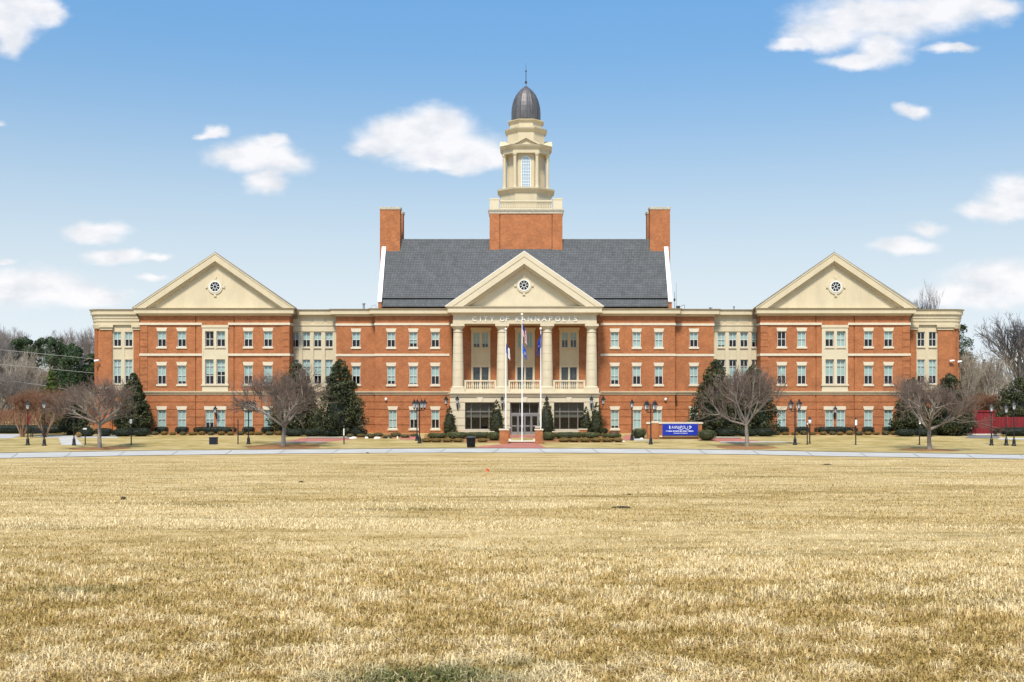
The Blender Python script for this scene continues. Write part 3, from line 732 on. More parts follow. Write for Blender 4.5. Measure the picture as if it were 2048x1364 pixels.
# lettering
def letters(name, items, Y, m, parent, origin, h, ext=.05, bold=.006):
    for ch, cx, zc, wd in items:
        b = MB()
        cu = bpy.data.curves.new('t', 'FONT'); cu.body = ch; cu.extrude = ext/2; cu.resolution_u = 3; cu.offset = bold
        o = bpy.data.objects.new('t', cu); COL.objects.link(o)
        me = bpy.data.meshes.new_from_object(o.evaluated_get(bpy.context.evaluated_depsgraph_get()))
        vs = np.array([v.co[:] for v in me.vertices]); fs = [tuple(p.vertices) for p in me.polygons]
        bpy.data.objects.remove(o); bpy.data.curves.remove(cu); bpy.data.meshes.remove(me)
        mn, mx = vs.min(0), vs.max(0); sx = wd/max(mx[0]-mn[0], .01) if wd else h/(mx[1]-mn[1]); sz = h/(mx[1]-mn[1])
        if ch == 'I': sx = sz
        b.add([(cx + (v[0]-(mn[0]+mx[0])/2)*sx, Y - v[2], zc + (v[1]-mn[1])*sz) for v in vs], fs)
        b.build(name, m, parent, origin)
lt = [('C',949,8.5),('I',960.8,0),('T',971.5,8),('Y',984,9),('O',1004.5,9.5),('F',1014.5,6.5),('K',1035.5,8.5),('A',1047,9.5),('N',1060,9),('N',1074,9),('A',1088.5,9.5),('P',1101.5,7),('O',1115.5,10),('L',1128.5,6.5),('I',1138.5,0),('S',1150.5,7)]
letters('letter', [(c, px_(p), pz(642.6), w*Yp/F) for c, p, w in lt], Yp-.06, mat('letter_metal', (.88,.86,.80), .4), hall, WL[hall.name], 9.8*Yp/F, .10)
# columns
Ycol = Yp+.62
for cpx in (916, 1004.5, 1094.3, 1183):
    zc0, zc1 = pz(783.5), pz(647.6); H = zc1-zc0; c = (X(cpx, Ycol), Ycol, zc0)
    prof_ = [(.60, .52), (.66, .56), (.66, .66), (.60, .70)]
    zj = [H*(i/8.3) for i in range(1, 8)]
    pr_ = [(.66,.36),(.70,.42),(.66,.52),(.585,.56)]
    hh = .6
    while hh < H-1.0:
        r = .585 - .105*((hh-.6)/(H-1.6))**1.6
        pr_.append((r, hh)); hh2 = min(hh+.80, H-.9); r2 = .585 - .105*((hh2-.6)/(H-1.6))**1.6
        pr_ += [(r2, hh2), (r2-.022, hh2+.006), (r2-.022, hh2+.026)]; hh = hh2+.032
    pr_ += [(.48,H-.86),(.53,H-.83),(.53,H-.74),(.48,H-.72),(.48,H-.5),(.56,H-.42),(.66,H-.30),(.68,H-.24),(.6,H-.22)]
    col = MB().lathe(c, pr_, 32).box(c[0]-.72, c[0]+.72, Ycol-.72, Ycol+.72, zc0, zc0+.37).box(c[0]-.70, c[0]+.70, Ycol-.70, Ycol+.70, zc1-.23, zc1).build('column', STONE, hall)
    for p in col.data.polygons: p.use_smooth = False
# balcony slab, ledge, balustrades
b = MB().box(px_(900), px_(1198), Yp-.1, Yc+.05, pz(790), pz(783.4))
b.sweep([(px_(901), Yc), (px_(901), Yp-.1), (px_(1197), Yp-.1), (px_(1197), Yc)], [(-.1, pz(793)), (.06, pz(793)), (.10, pz(790)), (.22, pz(787.6)), (.24, pz(785.6)), (-.1, pz(785.4))])
b.build('balcony', STONE, hall)
for a, c in ((928.5, 992.5), (1016.5, 1082.5), (1106.5, 1171)):
    xa, xb = px_(a), px_(c); yb = Yp+.5
    b = MB().box(xa, xb, yb-.16, yb+.16, pz(783.4), pz(777.6)).box(xa, xb, yb-.14, yb+.14, pz(763), pz(760))
    b.box(xa, xa+.2, yb-.13, yb+.13, pz(777.5), pz(763.1)); b.box(xb-.2, xb, yb-.13, yb+.13, pz(777.5), pz(763.1))
    n = 14
    for i in range(n): b.lathe((xa+.33+(xb-xa-.66)*i/(n-1), yb, pz(777.5)), [(.055,0),(.055,.08),(.085,.22),(.04,.5),(.055,.6),(.055,.735)], 8)
    b.build('balustrade', STONE, hall)
# portico back wall with cream window bays
xs0, xs1 = X(904, Yc), X(1195, Yc)
PB = [(942.6, 980.8, (0,.75)), (1030.5, 1069.5, (0,1)), (1119, 1157.5, (0,.5))]
holes = []; Yd = Yc-.05
for a, c, bl in PB:
    m = (a+c)/2
    for s in (-1, 1):
        cx = X(m + s*8.6, Yc); holes.append(window(cx, Z(695.2, Yc), Z(664, Yc), 13/19.06, Yc, bl, lint=None, sill=False, name='portico_window', frame=TRIM))
        holes.append(window(cx, Z(783.4, Yc)+.02, Z(733.5, Yc), 15.6/19.06, Yc, (0, 0), rails=(), lint=None, sill=False, name='balcony_door', frame=FRAME, mull=False))
MB().wall(xs0, xs1, pz(790), pz(640), Yc, [(X(a, Yc)+.01, X(c, Yc)-.01, Z(783.4, Yc), Z(656, Yc)) for a, c, _ in PB], (), .1).build('brick_wall', BRICK, hall)
PSTN = mat('shaded_cream_stucco', (.62,.48,.29), .8, .06, 1)  # cream bays, their tan tone in shade put into the colour
for a, c, bl in PB:
    xa, xb = X(a, Yc), X(c, Yc)
    hl = [h for h in holes if xa < (h[0]+h[1])/2 < xb]
    b = MB().wall(xa, xb, Z(783.4, Yc), Z(655.5, Yc), Yc-.07, hl, [(xa+.26, xb-.26, Z(731, Yc), Z(698.5, Yc), .05)], .28, sides=.09)
    b.box(xa-.08, xb+.08, Yc-.15, Yc-.05, Z(660, Yc), Z(655.3, Yc)); b.box(xa-.02, xb+.02, Yc-.13, Yc-.05, Z(698, Yc), Z(695.6, Yc))
    b.build('window_bay', PSTN, hall)
MB().quad((xs0, Yc+.5, 3), (xs1, Yc+.5, 3), (xs1, Yc+.5, 12), (xs0, Yc+.5, 12)).build('dark_room_backing', mat('dim_room', (.10,.11,.11), .9, .5, 1.2), hall)  # backing sheet, dimness of the room put into its colour
# ground storey of the portico: rusticated stone piers, shop-front glazing, doors
Yg = Yp-.05
gx = lambda p: X(p, Yg); gzz = lambda p: Z(p, Yg)
OP = [(930, 990, 859.5), (1020, 1078.5, 872), (1108, 1168, 859.5)]
holes = [(gx(a), gx(c), gzz(z), gzz(804.5), .55) for a, c, z in OP]
rec = []
for a, c in ((900, 930), (990, 1020), (1078.5, 1108), (1168, 1198)):
    for g_ in (804.4, 820.5, 836, 851.5): rec.append((gx(a), gx(c), gzz(g_+.7), gzz(g_-.7), .05))
MB().wall(gx(900), gx(1198), gzz(862), gzz(792.5), Yg, holes, rec, .55, sides=3.3).build('stone_arcade', STONE, hall)
b = MB()
for a, c in ((900, 930), (990, 1020), (1078.5, 1108), (1168, 1198)): b.box(gx(a)-.02, gx(c)+.02, Yg-.05, Yg+.6, Zb, gzz(861.5))
for a, c, z in OP:
    if z < 865: b.box(gx(a)+.021, gx(c)-.021, Yg+.05, Yg+.6, Zb, gzz(861.5))
b.build('brick_plinth', BRICK, hall)
b = MB()
for a, c, z in OP:
    m = (a+c)/2
    MB().prism([(gx(m)-.17, gzz(804.3)), (gx(m)+.17, gzz(804.3)), (gx(m)+.32, gzz(793.5)), (gx(m)-.32, gzz(793.5))], Yg-.06, Yg+.1).build('keystone', TRIM, hall)
    if z < 865: MB().box(gx(a)-.08, gx(c)+.08, Yg-.12, Yg+.5, gzz(861.4), gzz(859.2)).build('sill', TRIM, hall)
Ys = Yg+.42
for a, c, z in (OP[0], OP[2]):
    b = MB(); xa, xb = gx(a), gx(c); z0, z1 = gzz(859.4), gzz(804.5)
    for f in (0, .2, .5, .8, 1): w_ = .11 if f in (.2, .8) else .07; xx = xa+(xb-xa)*f; b.box(xx-w_/2, xx+w_/2, Ys, Ys+.1, z0, z1)
    for zq in (z0+.04, Z(823, Ys), z1-.04): b.box(xa, xb, Ys+.01, Ys+.09, zq-.05, zq+.05)
    w = b.build('entrance_window', BRONZE, hall)
    MB().quad((xa, Ys+.05, z0), (xb, Ys+.05, z0), (xb, Ys+.05, z1), (xa, Ys+.05, z1)).build('pane', GLASS, w, WL[hall.name])
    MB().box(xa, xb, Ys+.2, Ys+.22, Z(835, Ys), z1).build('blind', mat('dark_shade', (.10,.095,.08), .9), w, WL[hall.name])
    MB().quad((xa-.3, Ys+1.4, -1), (xb+.3, Ys+1.4, -1), (xb+.3, Ys+1.4, 4), (xa-.3, Ys+1.4, 4)).build('dark_room_backing', DARKROOM, hall)
a, c, z = OP[1]; xa, xb = gx(a), gx(c); z0, z1 = gzz(872), gzz(804.5); zt2 = Z(828, Ys)
b = MB(); GD = mat('grey_door_frame', (.22,.21,.21), .5)
b.box(xa, xa+.12, Ys, Ys+.12, z0, z1).box(xb-.12, xb, Ys, Ys+.12, z0, z1).box(xa+.12, xb-.12, Ys, Ys+.12, zt2-.1, zt2+.12).box(xa+.12, xb-.12, Ys, Ys+.12, z1-.1, z1)
for f in (.33, .67): b.box(xa+(xb-xa)*f-.04, xa+(xb-xa)*f+.04, Ys+.01, Ys+.1, zt2+.12, z1-.1)
ds = b.build('door_surround', GD, hall)
MB().quad((xa, Ys+.07, zt2), (xb, Ys+.07, zt2), (xb, Ys+.07, z1), (xa, Ys+.07, z1)).build('pane', GLASS, ds, WL[hall.name])
MB().quad((xa-.2, Ys+1.3, -1), (xb+.2, Ys+1.3, -1), (xb+.2, Ys+1.3, 4), (xa-.2, Ys+1.3, 4)).build('dark_room_backing', mat('lobby', (.045,.04,.05), .8, .6, 1.5), hall)  # backing sheet, lobby gloom put into its colour
dm = (xa+xb)/2
for i in range(4):
    w4 = (xb-xa-.24)/4; x0 = xa+.12+i*w4
    b = MB(); zt3 = zt2-.1
    b.box(x0+.01, x0+.09, Ys+.02, Ys+.1, z0, zt3).box(x0+w4-.09, x0+w4-.01, Ys+.02, Ys+.1, z0, zt3)
    for q0, q1 in ((0, .42), (.95, 1.08), (zt3-z0-.12, zt3-z0)): b.box(x0+.09, x0+w4-.09, Ys+.025, Ys+.095, z0+q0, z0+q1)
    d_ = b.build('entrance_door', GD, hall)
    MB().quad((x0+.05, Ys+.06, z0+.1), (x0+w4-.05, Ys+.06, z0+.1), (x0+w4-.05, Ys+.06, zt3), (x0+.05, Ys+.06, zt3)).build('pane', GLASS, d_, WL[hall.name])
    hx = x0 + (w4-.14 if i % 2 == 0 else .14); MB().tube((hx, Ys-.02, z0+.75), (hx, Ys-.02, z0+1.35), .018, n=6).build('handle', mat('steel', (.5,.5,.5), .3, metal=1), d_, WL[hall.name])

# ---- wall lanterns, floodlights, cameras, roof odds and ends (parts of the hall)
def lantern_geo(c, s=1.0):
    """hexagonal tapered lantern; c = bottom centre"""
    fr = MB(); gl = MB(); n = 6
    gl.lathe(c, [(.085*s, .06*s), (.165*s, .42*s)], n)
    for i in range(n):
        a = 2*math.pi*(i+.5)/n
        fr.tube((c[0]+.09*s*math.cos(a), c[1]+.09*s*math.sin(a), c[2]+.05*s), (c[0]+.175*s*math.cos(a), c[1]+.175*s*math.sin(a), c[2]+.43*s), .015*s, n=4)
    fr.lathe(c, [(.05*s, -.06*s), (.10*s, 0), (.10*s, .06*s)], n)
    fr.lathe(c, [(.24*s, .42*s), (.25*s, .45*s), (.13*s, .60*s), (.10*s, .64*s), (.11*s, .68*s), (.03*s, .72*s), (.035*s, .78*s), (.008*s, .88*s)], n)
    return fr, gl
def wall_lantern(px, pyb, Yf, s=1.0, dx=0):
    Y = Yf-.42; c = (X(px, Y), Y, Z(pyb, Y))
    fr, gl = lantern_geo(c, s)
    xw = c[0]+dx
    fr.box(xw-.05, xw+.05, Yf-.03 if not dx else Y-.04, Yf+.02 if not dx else Y+.04, c[2]-.62*s, c[2]-.1*s)
    fr.path([(xw, Yf-.03 if not dx else Y, c[2]-.45*s), (c[0]+dx*.3, Yf-.3 if not dx else Y, c[2]-.35*s), (c[0], Y, c[2]-.05*s)], .025*s)
    w = fr.build('wall_lantern', BLACK, hall); gl.build('lantern_glass', LAMPG, w, WL[hall.name])
wall_lantern(914.5, 807.5, Yg, 1.0); wall_lantern(1183, 807.5, Yg, 1.0); wall_lantern(1004.5, 807.5, Yg, 1.0); wall_lantern(1093.5, 807.5, Yg, 1.0)
wall_lantern(892, 809, Yc-1.2, 1.15, dx=.45); wall_lantern(1206.5, 809, Yc-1.2, 1.15, dx=-.45)
wall_lantern(430.6, 826, Yw, .95); wall_lantern(1670.5, 826, Yw, .95)
CAMW = mat('white_plastic', (.82,.82,.82), .4)
for px, py, Y in ((772, 798.5, Yc), (1331, 798.5, Yc), (290, 800, Yw), (1645, 868, Yw)):
    x, z = X(px, Y), Z(py, Y); MB().lathe((x, Y-.12, z-.15), [(.06,0),(.13,.06),(.14,.2),(.08,.3)], 8).box(x-.03, x+.03, Y-.1, Y+.02, z, z+.1).build('security_camera', CAMW, hall)
for px, py in ((194, 722), (1903, 722.5), (1918, 724)):
    Y = Ye-.3 if px != 1918 else Ye+.4; s = -1 if px < 1000 else 1; x, z = X(px, Y), Z(py, Y)
    MB().tube((x-.22, Y-.1, z), (x+.25, Y-.15, z+.08), .13, .08, 8).tube((x, Y-.1, z-.02), (x, Y+.3, z-.1), .03, n=5).build('floodlight', CAMW, hall)
for px, pt, pb, w in ((727.5, 606.5, 613, .18), (1468, 612.5, 617, .12), (1421, 615, 618, .2)):
    Y = 123.5; MB().lathe((X(px, Y), Y, Z(pb, Y)-.6), [(w*.6, 0), (w*.6, .6+(pb-pt)*Y/F*.6), (w, .6+(pb-pt)*Y/F*.62), (w, .6+(pb-pt)*Y/F)], 8).build('roof_vent', mat('galvanised', (.38,.39,.40), .4, metal=.6), hall)
Y = 123; b = MB(); ax, az = X(1352.5, Y), Z(614, Y)
b.tube((ax, Y, az-.7), (ax, Y, Z(566, Y)), .02, .012, 5); b.tube((ax-.18, Y, az-.7), (ax-.18, Y, Z(584, Y)), .025, .02, 5); b.box(ax-.27, ax-.10, Y-.1, Y+.1, Z(602, Y), Z(597, Y))
b.box(ax+.02, ax+.4, Y-.1, Y+.1, az-.7, az+.12); b.tube((ax+.3, Y, az), (ax+.9, Y, az+.25), .02, n=5); b.tube((ax+.9, Y, az-.7), (ax+.9, Y, az+.25), .02, n=5)
b.build('antenna', mat('dark_metal', (.06,.06,.065), .5), hall)
Y = 121.5; b = MB(); ax = X(747, Y); az = Z(613, Y)
b.path([(ax-.45, Y, az-.3), (ax-.1, Y, az+.12), (ax+.25, Y, az+.16), (ax+.3, Y, az-.3)], .02)
b.build('roof_railing', mat('galvanised', (.38,.39,.40)), hall)
for px in (430, 1669, 1048.5):
    Y = Yw; MB().tube((X(px, Y), Y, Z(506, Y)), (X(px, Y), Y, Z(498, Y)), .012, .006, 4).build('lightning_rod', mat('galvanised', (.38,.39,.40)), hall)

# ------------------------------------------------------------------ GROUND
def vnoise(x, y, sc, seed):
    r = np.random.RandomState(seed); n = 64; g = r.rand(n, n)
    u, v = x/sc, y/sc; i, j = np.floor(u).astype(int), np.floor(v).astype(int); a, b = u-i, v-j
    a = a*a*(3-2*a); b = b*b*(3-2*b)
    q = lambda p, s: g[p % n, s % n]
    return (q(i,j)*(1-a)+q(i+1,j)*a)*(1-b)+(q(i,j+1)*(1-a)+q(i+1,j+1)*a)*b
def fbm(x, y, sc, seed): return .5*vnoise(x,y,sc,seed)+.3*vnoise(x,y,sc/2.3,seed+1)+.2*vnoise(x,y,sc/5,seed+2)
def mat_lawn(name, light, midc, dark, green, gpos=.72, sc=1.0):
    m = bpy.data.materials.new(name); m.use_nodes = True; MATS[name] = m
    nt = m.node_tree; N = nt.nodes; L = nt.links; b = N['Principled BSDF']
    b.inputs['Roughness'].default_value = .95; b.inputs['Specular IOR Level'].default_value = .1
    g = N.new('ShaderNodeNewGeometry')
    def noise(s, d, st=(1,1,1)):
        mp = N.new('ShaderNodeVectorMath'); mp.operation = 'MULTIPLY'; L.new(g.outputs['Position'], mp.inputs[0]); mp.inputs[1].default_value = st
        n = N.new('ShaderNodeTexNoise'); n.inputs['Scale'].default_value = s; n.inputs['Detail'].default_value = d; n.inputs['Roughness'].default_value = .7
        L.new(mp.outputs[0], n.inputs['Vector']); return n.outputs['Fac']
    a = noise(.30*sc, 7, (.45,1,1)); c = noise(1.5, 5, (.5,1,1)); f = noise(24, 3)
    m1 = N.new('ShaderNodeMath'); m1.operation = 'MULTIPLY_ADD'; L.new(c, m1.inputs[0]); m1.inputs[1].default_value = .75; L.new(a, m1.inputs[2])
    m2 = N.new('ShaderNodeMath'); m2.operation = 'MULTIPLY_ADD'; L.new(f, m2.inputs[0]); m2.inputs[1].default_value = .45; L.new(m1.outputs[0], m2.inputs[2])
    r = N.new('ShaderNodeValToRGB'); e = r.color_ramp.elements
    e[0].position = .90; e[0].color = (*dark, 1); e[1].position = 1.08; e[1].color = (*midc, 1)
    mrr = N.new('ShaderNodeMath'); mrr.operation = 'MULTIPLY'; L.new(m2.outputs[0], mrr.inputs[0]); mrr.inputs[1].default_value = .5
    for k, x in enumerate(list(e)): x.position *= .5
    q = e.new(.645); q.color = (*light, 1)
    L.new(mrr.outputs[0], r.inputs['Fac'])
    gn = noise(.8*sc, 5, (.22,1,1)); gr = N.new('ShaderNodeMapRange'); gr.inputs['From Min'].default_value = gpos-.08; gr.inputs['From Max'].default_value = gpos+.06; L.new(gn, gr.inputs['Value'])
    gr.inputs['To Max'].default_value = .65
    mx = N.new('ShaderNodeMix'); mx.data_type = 'RGBA'; L.new(gr.outputs[0], mx.inputs['Factor']); L.new(r.outputs['Color'], mx.inputs['A']); mx.inputs['B'].default_value = (*green, 1)
    L.new(mx.outputs['Result'], b.inputs['Base Color'])
    bp = N.new('ShaderNodeBump'); bp.inputs['Strength'].default_value = .5; bp.inputs['Distance'].default_value = .04; L.new(m2.outputs[0], bp.inputs['Height']); L.new(bp.outputs['Normal'], b.inputs['Normal'])
    return m
LAWN = mat_lawn('dry_lawn', (.58,.45,.245), (.425,.30,.125), (.25,.17,.06), (.15,.115,.032), .60)
LAWN2 = mat_lawn('greener_lawn', (.50,.395,.21), (.36,.275,.11), (.22,.17,.055), (.19,.165,.045), .57, 1.6)
xs = np.concatenate([[-3000,-900,-400,-200,-120], np.linspace(-80,80,161), [120,200,400,900,3000]])
ysg = np.concatenate([[-60,-30,-10,0], np.linspace(3,40,75), np.linspace(41,125,85), [130,140,160,200,300,600,1500,5000]])
XX, YY = np.meshgrid(xs, ysg); ZZ = gz(YY) + np.where(YY < 60, .05*(fbm(XX+500, YY+500, 1.7, 3)-.5), 0)
vv = np.stack([XX, YY, ZZ], -1).reshape(-1, 3); nx, ny = len(xs), len(ysg)
ii = (np.arange(ny-1)[:,None]*nx + np.arange(nx-1)[None,:]).reshape(-1)
gr = np_mesh('ground', vv, np.stack([ii, ii+1, ii+nx+1, ii+nx], -1), LAWN, smooth=True); tag(gr, kind='structure')
def patch(name, rows, m, lift, kind='structure', nsub=6, nx=12):
    """rows: (py, px_left, px_right) from near to far"""
    R_ = []
    for (p0, a0, b0), (p1, a1, b1) in zip(rows[:-1], rows[1:]):
        for t in np.linspace(0, 1, nsub, endpoint=False): R_.append((p0+(p1-p0)*t, a0+(a1-a0)*t, b0+(b1-b0)*t))
    R_.append(rows[-1]); V = []
    for py, a, b in R_:
        Y = GY(py)
        for t in np.linspace(0, 1, nx+1): x = X(a+(b-a)*t, Y); V.append((x, Y, float(gz(Y))+lift))
    n = nx+1; F_ = [[j*n+i, j*n+i+1, (j+1)*n+i+1, (j+1)*n+i] for j in range(len(R_)-1) for i in range(nx)]
    return tag(np_mesh(name, np.array(V), np.array(F_), m), kind=kind)
# concrete path curving across the front of the lawn
fx = [-700,-400,0,300,600,940,1200,1500,1640,2048,2450,2750]
fy = [921,915.5,907,902,899.5,897.3,898,901,904,910.5,918,924]
ny_ = [933,926,917,911,907.5,905.5,906.5,909.5,912.5,918.5,927,934]
def ribbon(name, fa, fb, m, lift, x0=-700, x1=2750):
    V = []; P = np.linspace(x0, x1, 90)
    for p in P:
        a, b = np.interp(p, fx, fa), np.interp(p, fx, fb)
        for t in (0, .33, .67, 1):
            py = a+(b-a)*t; Y = GY(py); V.append((X(p, Y), Y, float(gz(Y))+lift))
    F_ = [[k*4+i, (k+1)*4+i, (k+1)*4+i+1, k*4+i+1] for k in range(len(P)-1) for i in range(3)]
    return tag(np_mesh(name, np.array(V), np.array(F_), m), kind='structure')
ribbon('path', ny_, fy, CONC, .03)
ribbon('path_edging', fy, [q-.9 for q in fy], mat('dark_edge_strip', (.07,.055,.03), .95, .4, 6), .034)  # narrow dark strip along the far edge of the path
b = MB()
for p in range(-300, 2500, 107):
    a, c = np.interp(p, fx, ny_), np.interp(p, fx, fy); Ya_, Yb_ = GY(a), GY(c); sl = -14 if p < 1000 else 14
    x0, x1 = X(p, Ya_), X(p-sl, Yb_); b.quad((x0, Ya_, gz(Ya_)+.035), (x0+.05, Ya_, gz(Ya_)+.035), (x1+.05, Yb_, gz(Yb_)+.035), (x1, Yb_, gz(Yb_)+.035))
tag(b.build('path_joints', mat('joint_grey', (.34,.335,.32), .9)), kind='structure')  # grey expansion joints across the concrete
# greener lawn between path and building
V = []; P = np.linspace(-700, 2750, 80)
for p in P:
    a = np.interp(p, fx, fy)-1.2
    for t in np.linspace(0, 1, 7): py = a+(867.8-a)*t; Y = GY(py); V.append((X(p, Y), Y, float(gz(Y))+.008))
F_ = [[k*7+i, (k+1)*7+i, (k+1)*7+i+1, k*7+i+1] for k in range(len(P)-1) for i in range(6)]
tag(np_mesh('lawn_strip', np.array(V), np.array(F_), LAWN2), kind='structure')
patch('planting_bed', [(870.5, 270, 590), (867.0, 270, 590)], MULCH, .014)
patch('planting_bed', [(870.5, 1510, 1800), (867.0, 1510, 1800)], MULCH, .014)
patch('planting_bed', [(877, 690, 835), (867.0, 700, 835)], MULCH, .014)
patch('planting_bed', [(885.5, 845, 1005), (868, 850, 1012)], MULCH, .014)
patch('planting_bed', [(885.5, 1083, 1246), (868, 1083, 1240)], MULCH, .014)
patch('brick_walk', [(897.6, 942, 1096), (893, 962, 1086), (888, 1012, 1076), (870, 1018, 1080)], PAVER, .02)
patch('brick_walk', [(884.5, 560, 640), (880, 590, 700), (876.6, 600, 706)], PAVER, .018)
patch('brick_walk', [(884.0, 1440, 1530), (880, 1402, 1500), (876.6, 1400, 1480)], PAVER, .018)
patch('brick_walk', [(879.5, 800, 846), (872, 800, 838)], PAVER, .018)
patch('brick_walk', [(881, 1243, 1266), (870, 1250, 1268)], PAVER, .018)
patch('kerb', [(886.3, 540, 640), (884.6, 560, 660)], CONC, .06)
patch('kerb', [(876.4, 612, 700), (875.2, 612, 700)], CONC, .06)
patch('kerb', [(886.3, 1440, 1600), (884.2, 1440, 1560)], CONC, .06)
patch('kerb', [(876.4, 1418, 1485), (875.2, 1418, 1480)], CONC, .06)
patch('side_path', [(890.3, 123, 166), (875.3, 117, 151)], CONC, .02)
patch('side_path', [(876, 95, 235), (871.5, 60, 235)], CONC, .016)
patch('side_path', [(881.5, 1266, 1304), (877, 1268, 1273)], CONC, .02)
patch('side_path', [(879.5, 1996, 2300), (876.5, 1998, 2300)], CONC, .02)
patch('driveway', [(877, -500, 22), (868.5, -500, 48)], mat('pale_asphalt', (.40,.40,.41), .9, .08, 1), .02)
patch('driveway', [(876.5, 1930, 2000), (870.5, 1942, 1996)], mat('asphalt', (.16,.165,.175), .9, .1, 1), .02)
patch('step', [(885.6, 1014, 1076), (879.5, 1016, 1074)], TRIM, .10)
patch('lawn_strip', [(882.6, 1021, 1068), (877.8, 1023, 1062)], LAWN2, .115)

# ------------------------------------------------------------------ FOREGROUND GRASS (stuff)
GRASS = mat_tint('grass_blades', .8, .15, .25)
def grass(n, seed, py_lo, py_hi, h, w0, q=1.0, qx=1.0):
    r = np.random.RandomState(seed)
    py = r.uniform(py_lo, py_hi, n); px = r.uniform(-700, 2800, n)
    Y = np.interp(-py, -_pys, _ys); x = (px-PX0)*Y/F; z = gz(Y) + .05*(fbm(x+500, Y+500, 1.7, 3)-.5)
    pn = fbm(x*.6*qx+900, Y+300, 1.5*q, 11); sn = vnoise(x*qx+77, Y+40, .33*q, 21); bn = fbm(x*.55+60, Y+60, 9, 31); s2 = vnoise(x*qx+33, Y+70, .11*q, 27)
    hh = h*np.clip(.45+(py-1040)/230, .45, 1)**(1 if q == 1 else 0)*r.uniform(.45, 1.25, n)*(.55+.6*sn+.4*s2)
    lean = r.uniform(.2, 1.45, n); az = r.uniform(0, 2*np.pi, n); wd = (w0*(1+Y/16))*r.uniform(.7, 1.4, n)*np.clip(.6+(py-1040)/300, .6, 1)**(1 if q == 1 else 0)
    dx, dy = np.cos(az), np.sin(az); sx, sy = -dy*wd, dx*wd
    # keep blades broad side to no particular viewer: random azimuth
    p0 = np.stack([x, Y, z-.004], -1)
    mid = p0 + np.stack([dx*hh*.25*lean, dy*hh*.25*lean, hh*.6], -1)
    tip = p0 + np.stack([dx*hh*.95*lean, dy*hh*.95*lean, hh*(1-.35*lean)], -1)
    s = np.stack([sx, sy, 0*sx], -1)
    V = np.stack([p0-s, p0+s, mid+s*.8, mid-s*.8, tip], 1).reshape(-1, 3)
    k = np.arange(n)*5
    quads = np.stack([k, k+1, k+2, k+3], -1); tris = np.stack([k+3, k+2, k+4], -1)
    c_pale, c_mid, c_olive, c_green = map(np.array, ((.76,.625,.375), (.57,.41,.172), (.345,.24,.076), (.11,.125,.035)))
    t = np.clip((.6*pn+.4*bn-.49)*(1.9 if q == 1 else 3.2) + 1.2*(sn-.5) + 1.15*(s2-.5) + r.normal(0, .24, n)+.56, 0, 1)[:, None]
    c = np.where(t > .5, c_mid+(c_pale-c_mid)*(t-.5)*2, c_olive+(c_mid-c_olive)*t*2)
    # darker green blade colour in set patches
    g = np.zeros(n)
    for gpx, gpy, rx, rz in ((850,1366,.60,.40),(150,1182,1.0,.35),(1050,1335,.35,.15)):
        gxx, gyy, _ = G(gpx, gpy); amp = 1.0 if gpx == 850 else .55
        g = np.maximum(g, amp*np.exp(-((x-gxx)/rx)**2-((Y-gyy)/rz)**2))
    g = (np.clip(g*1.3 - .15 + .2*(sn-.5), 0, .95) * (r.rand(n) < .85))[:, None]
    c = c*(1-g) + c_green*g
    c *= r.uniform(.8, 1.2, n)[:, None]
    C = np.repeat(c, 5, 0); 
    o = np_mesh('lawn_grass', V, [quads, tris], GRASS, colors=C)
    return o
tag(grass(310000, 1, 1040, 1420, .064, .0031), 'dry straw coloured grass blades over the foreground lawn', 'grass', kind='stuff')
tag(grass(165000, 2, 918, 1060, .05, .0026, 4.5, .4), 'short dormant turf on the far half of the lawn', 'grass', kind='stuff')

# ------------------------------------------------------------------ VEGETATION BUILDERS
LEAF = mat_tint('leaves', .55, .35, .15)
BARK = mat('bark', (.22,.195,.17), .9, .35, 5, stretch=(1,1,.3))
BARKL = mat('light_bark', (.25,.21,.175), .9, .3, 5, stretch=(1,1,.3))
BARKP = mat('pale_bark', (.42,.37,.31), .9, .25, 5, stretch=(1,1,.3))
BARKR = mat('red_bark', (.34,.20,.13), .85, .3, 4, stretch=(1,1,.3))
TWIG = mat('twig', (.18,.13,.105), .9, .2, 2)
TWIGG = mat('grey_twig', (.235,.205,.19), .9, .25, 1.5)
TWIGR = mat('red_twig', (.24,.125,.075), .9, .25, 2)
TWIGP = mat('pale_twig', (.38,.32,.255), .9, .25, 1.5)
TWIGB = mat('blue_twig', (.13,.125,.14), .9, .2, 1.5)
def tubes(segs, k):
    S_ = np.array(segs); p0, p1, r0, r1 = S_[:,0:3], S_[:,3:6], S_[:,6], S_[:,7]
    a = p1-p0; a /= np.linalg.norm(a, axis=1, keepdims=True)+1e-9
    h = np.where(np.abs(a[:,2:3]) < .9, np.array([[0,0,1.]]), np.array([[1.,0,0]])); u = np.cross(a, h); u /= np.linalg.norm(u, axis=1, keepdims=True); w = np.cross(a, u)
    th = 2*np.pi*np.arange(k)/k; ring = u[:,None,:]*np.cos(th)[None,:,None] + w[:,None,:]*np.sin(th)[None,:,None]
    V = np.concatenate([p0[:,None,:]+ring*r0[:,None,None], p1[:,None,:]+ring*r1[:,None,None]], 1).reshape(-1, 3)
    n = len(S_); b = np.arange(n)[:,None]*2*k; i = np.arange(k)[None,:]; j = (i+1) % k
    return V, np.stack([b+i, b+j, b+k+j, b+k+i], -1).reshape(-1, 4)
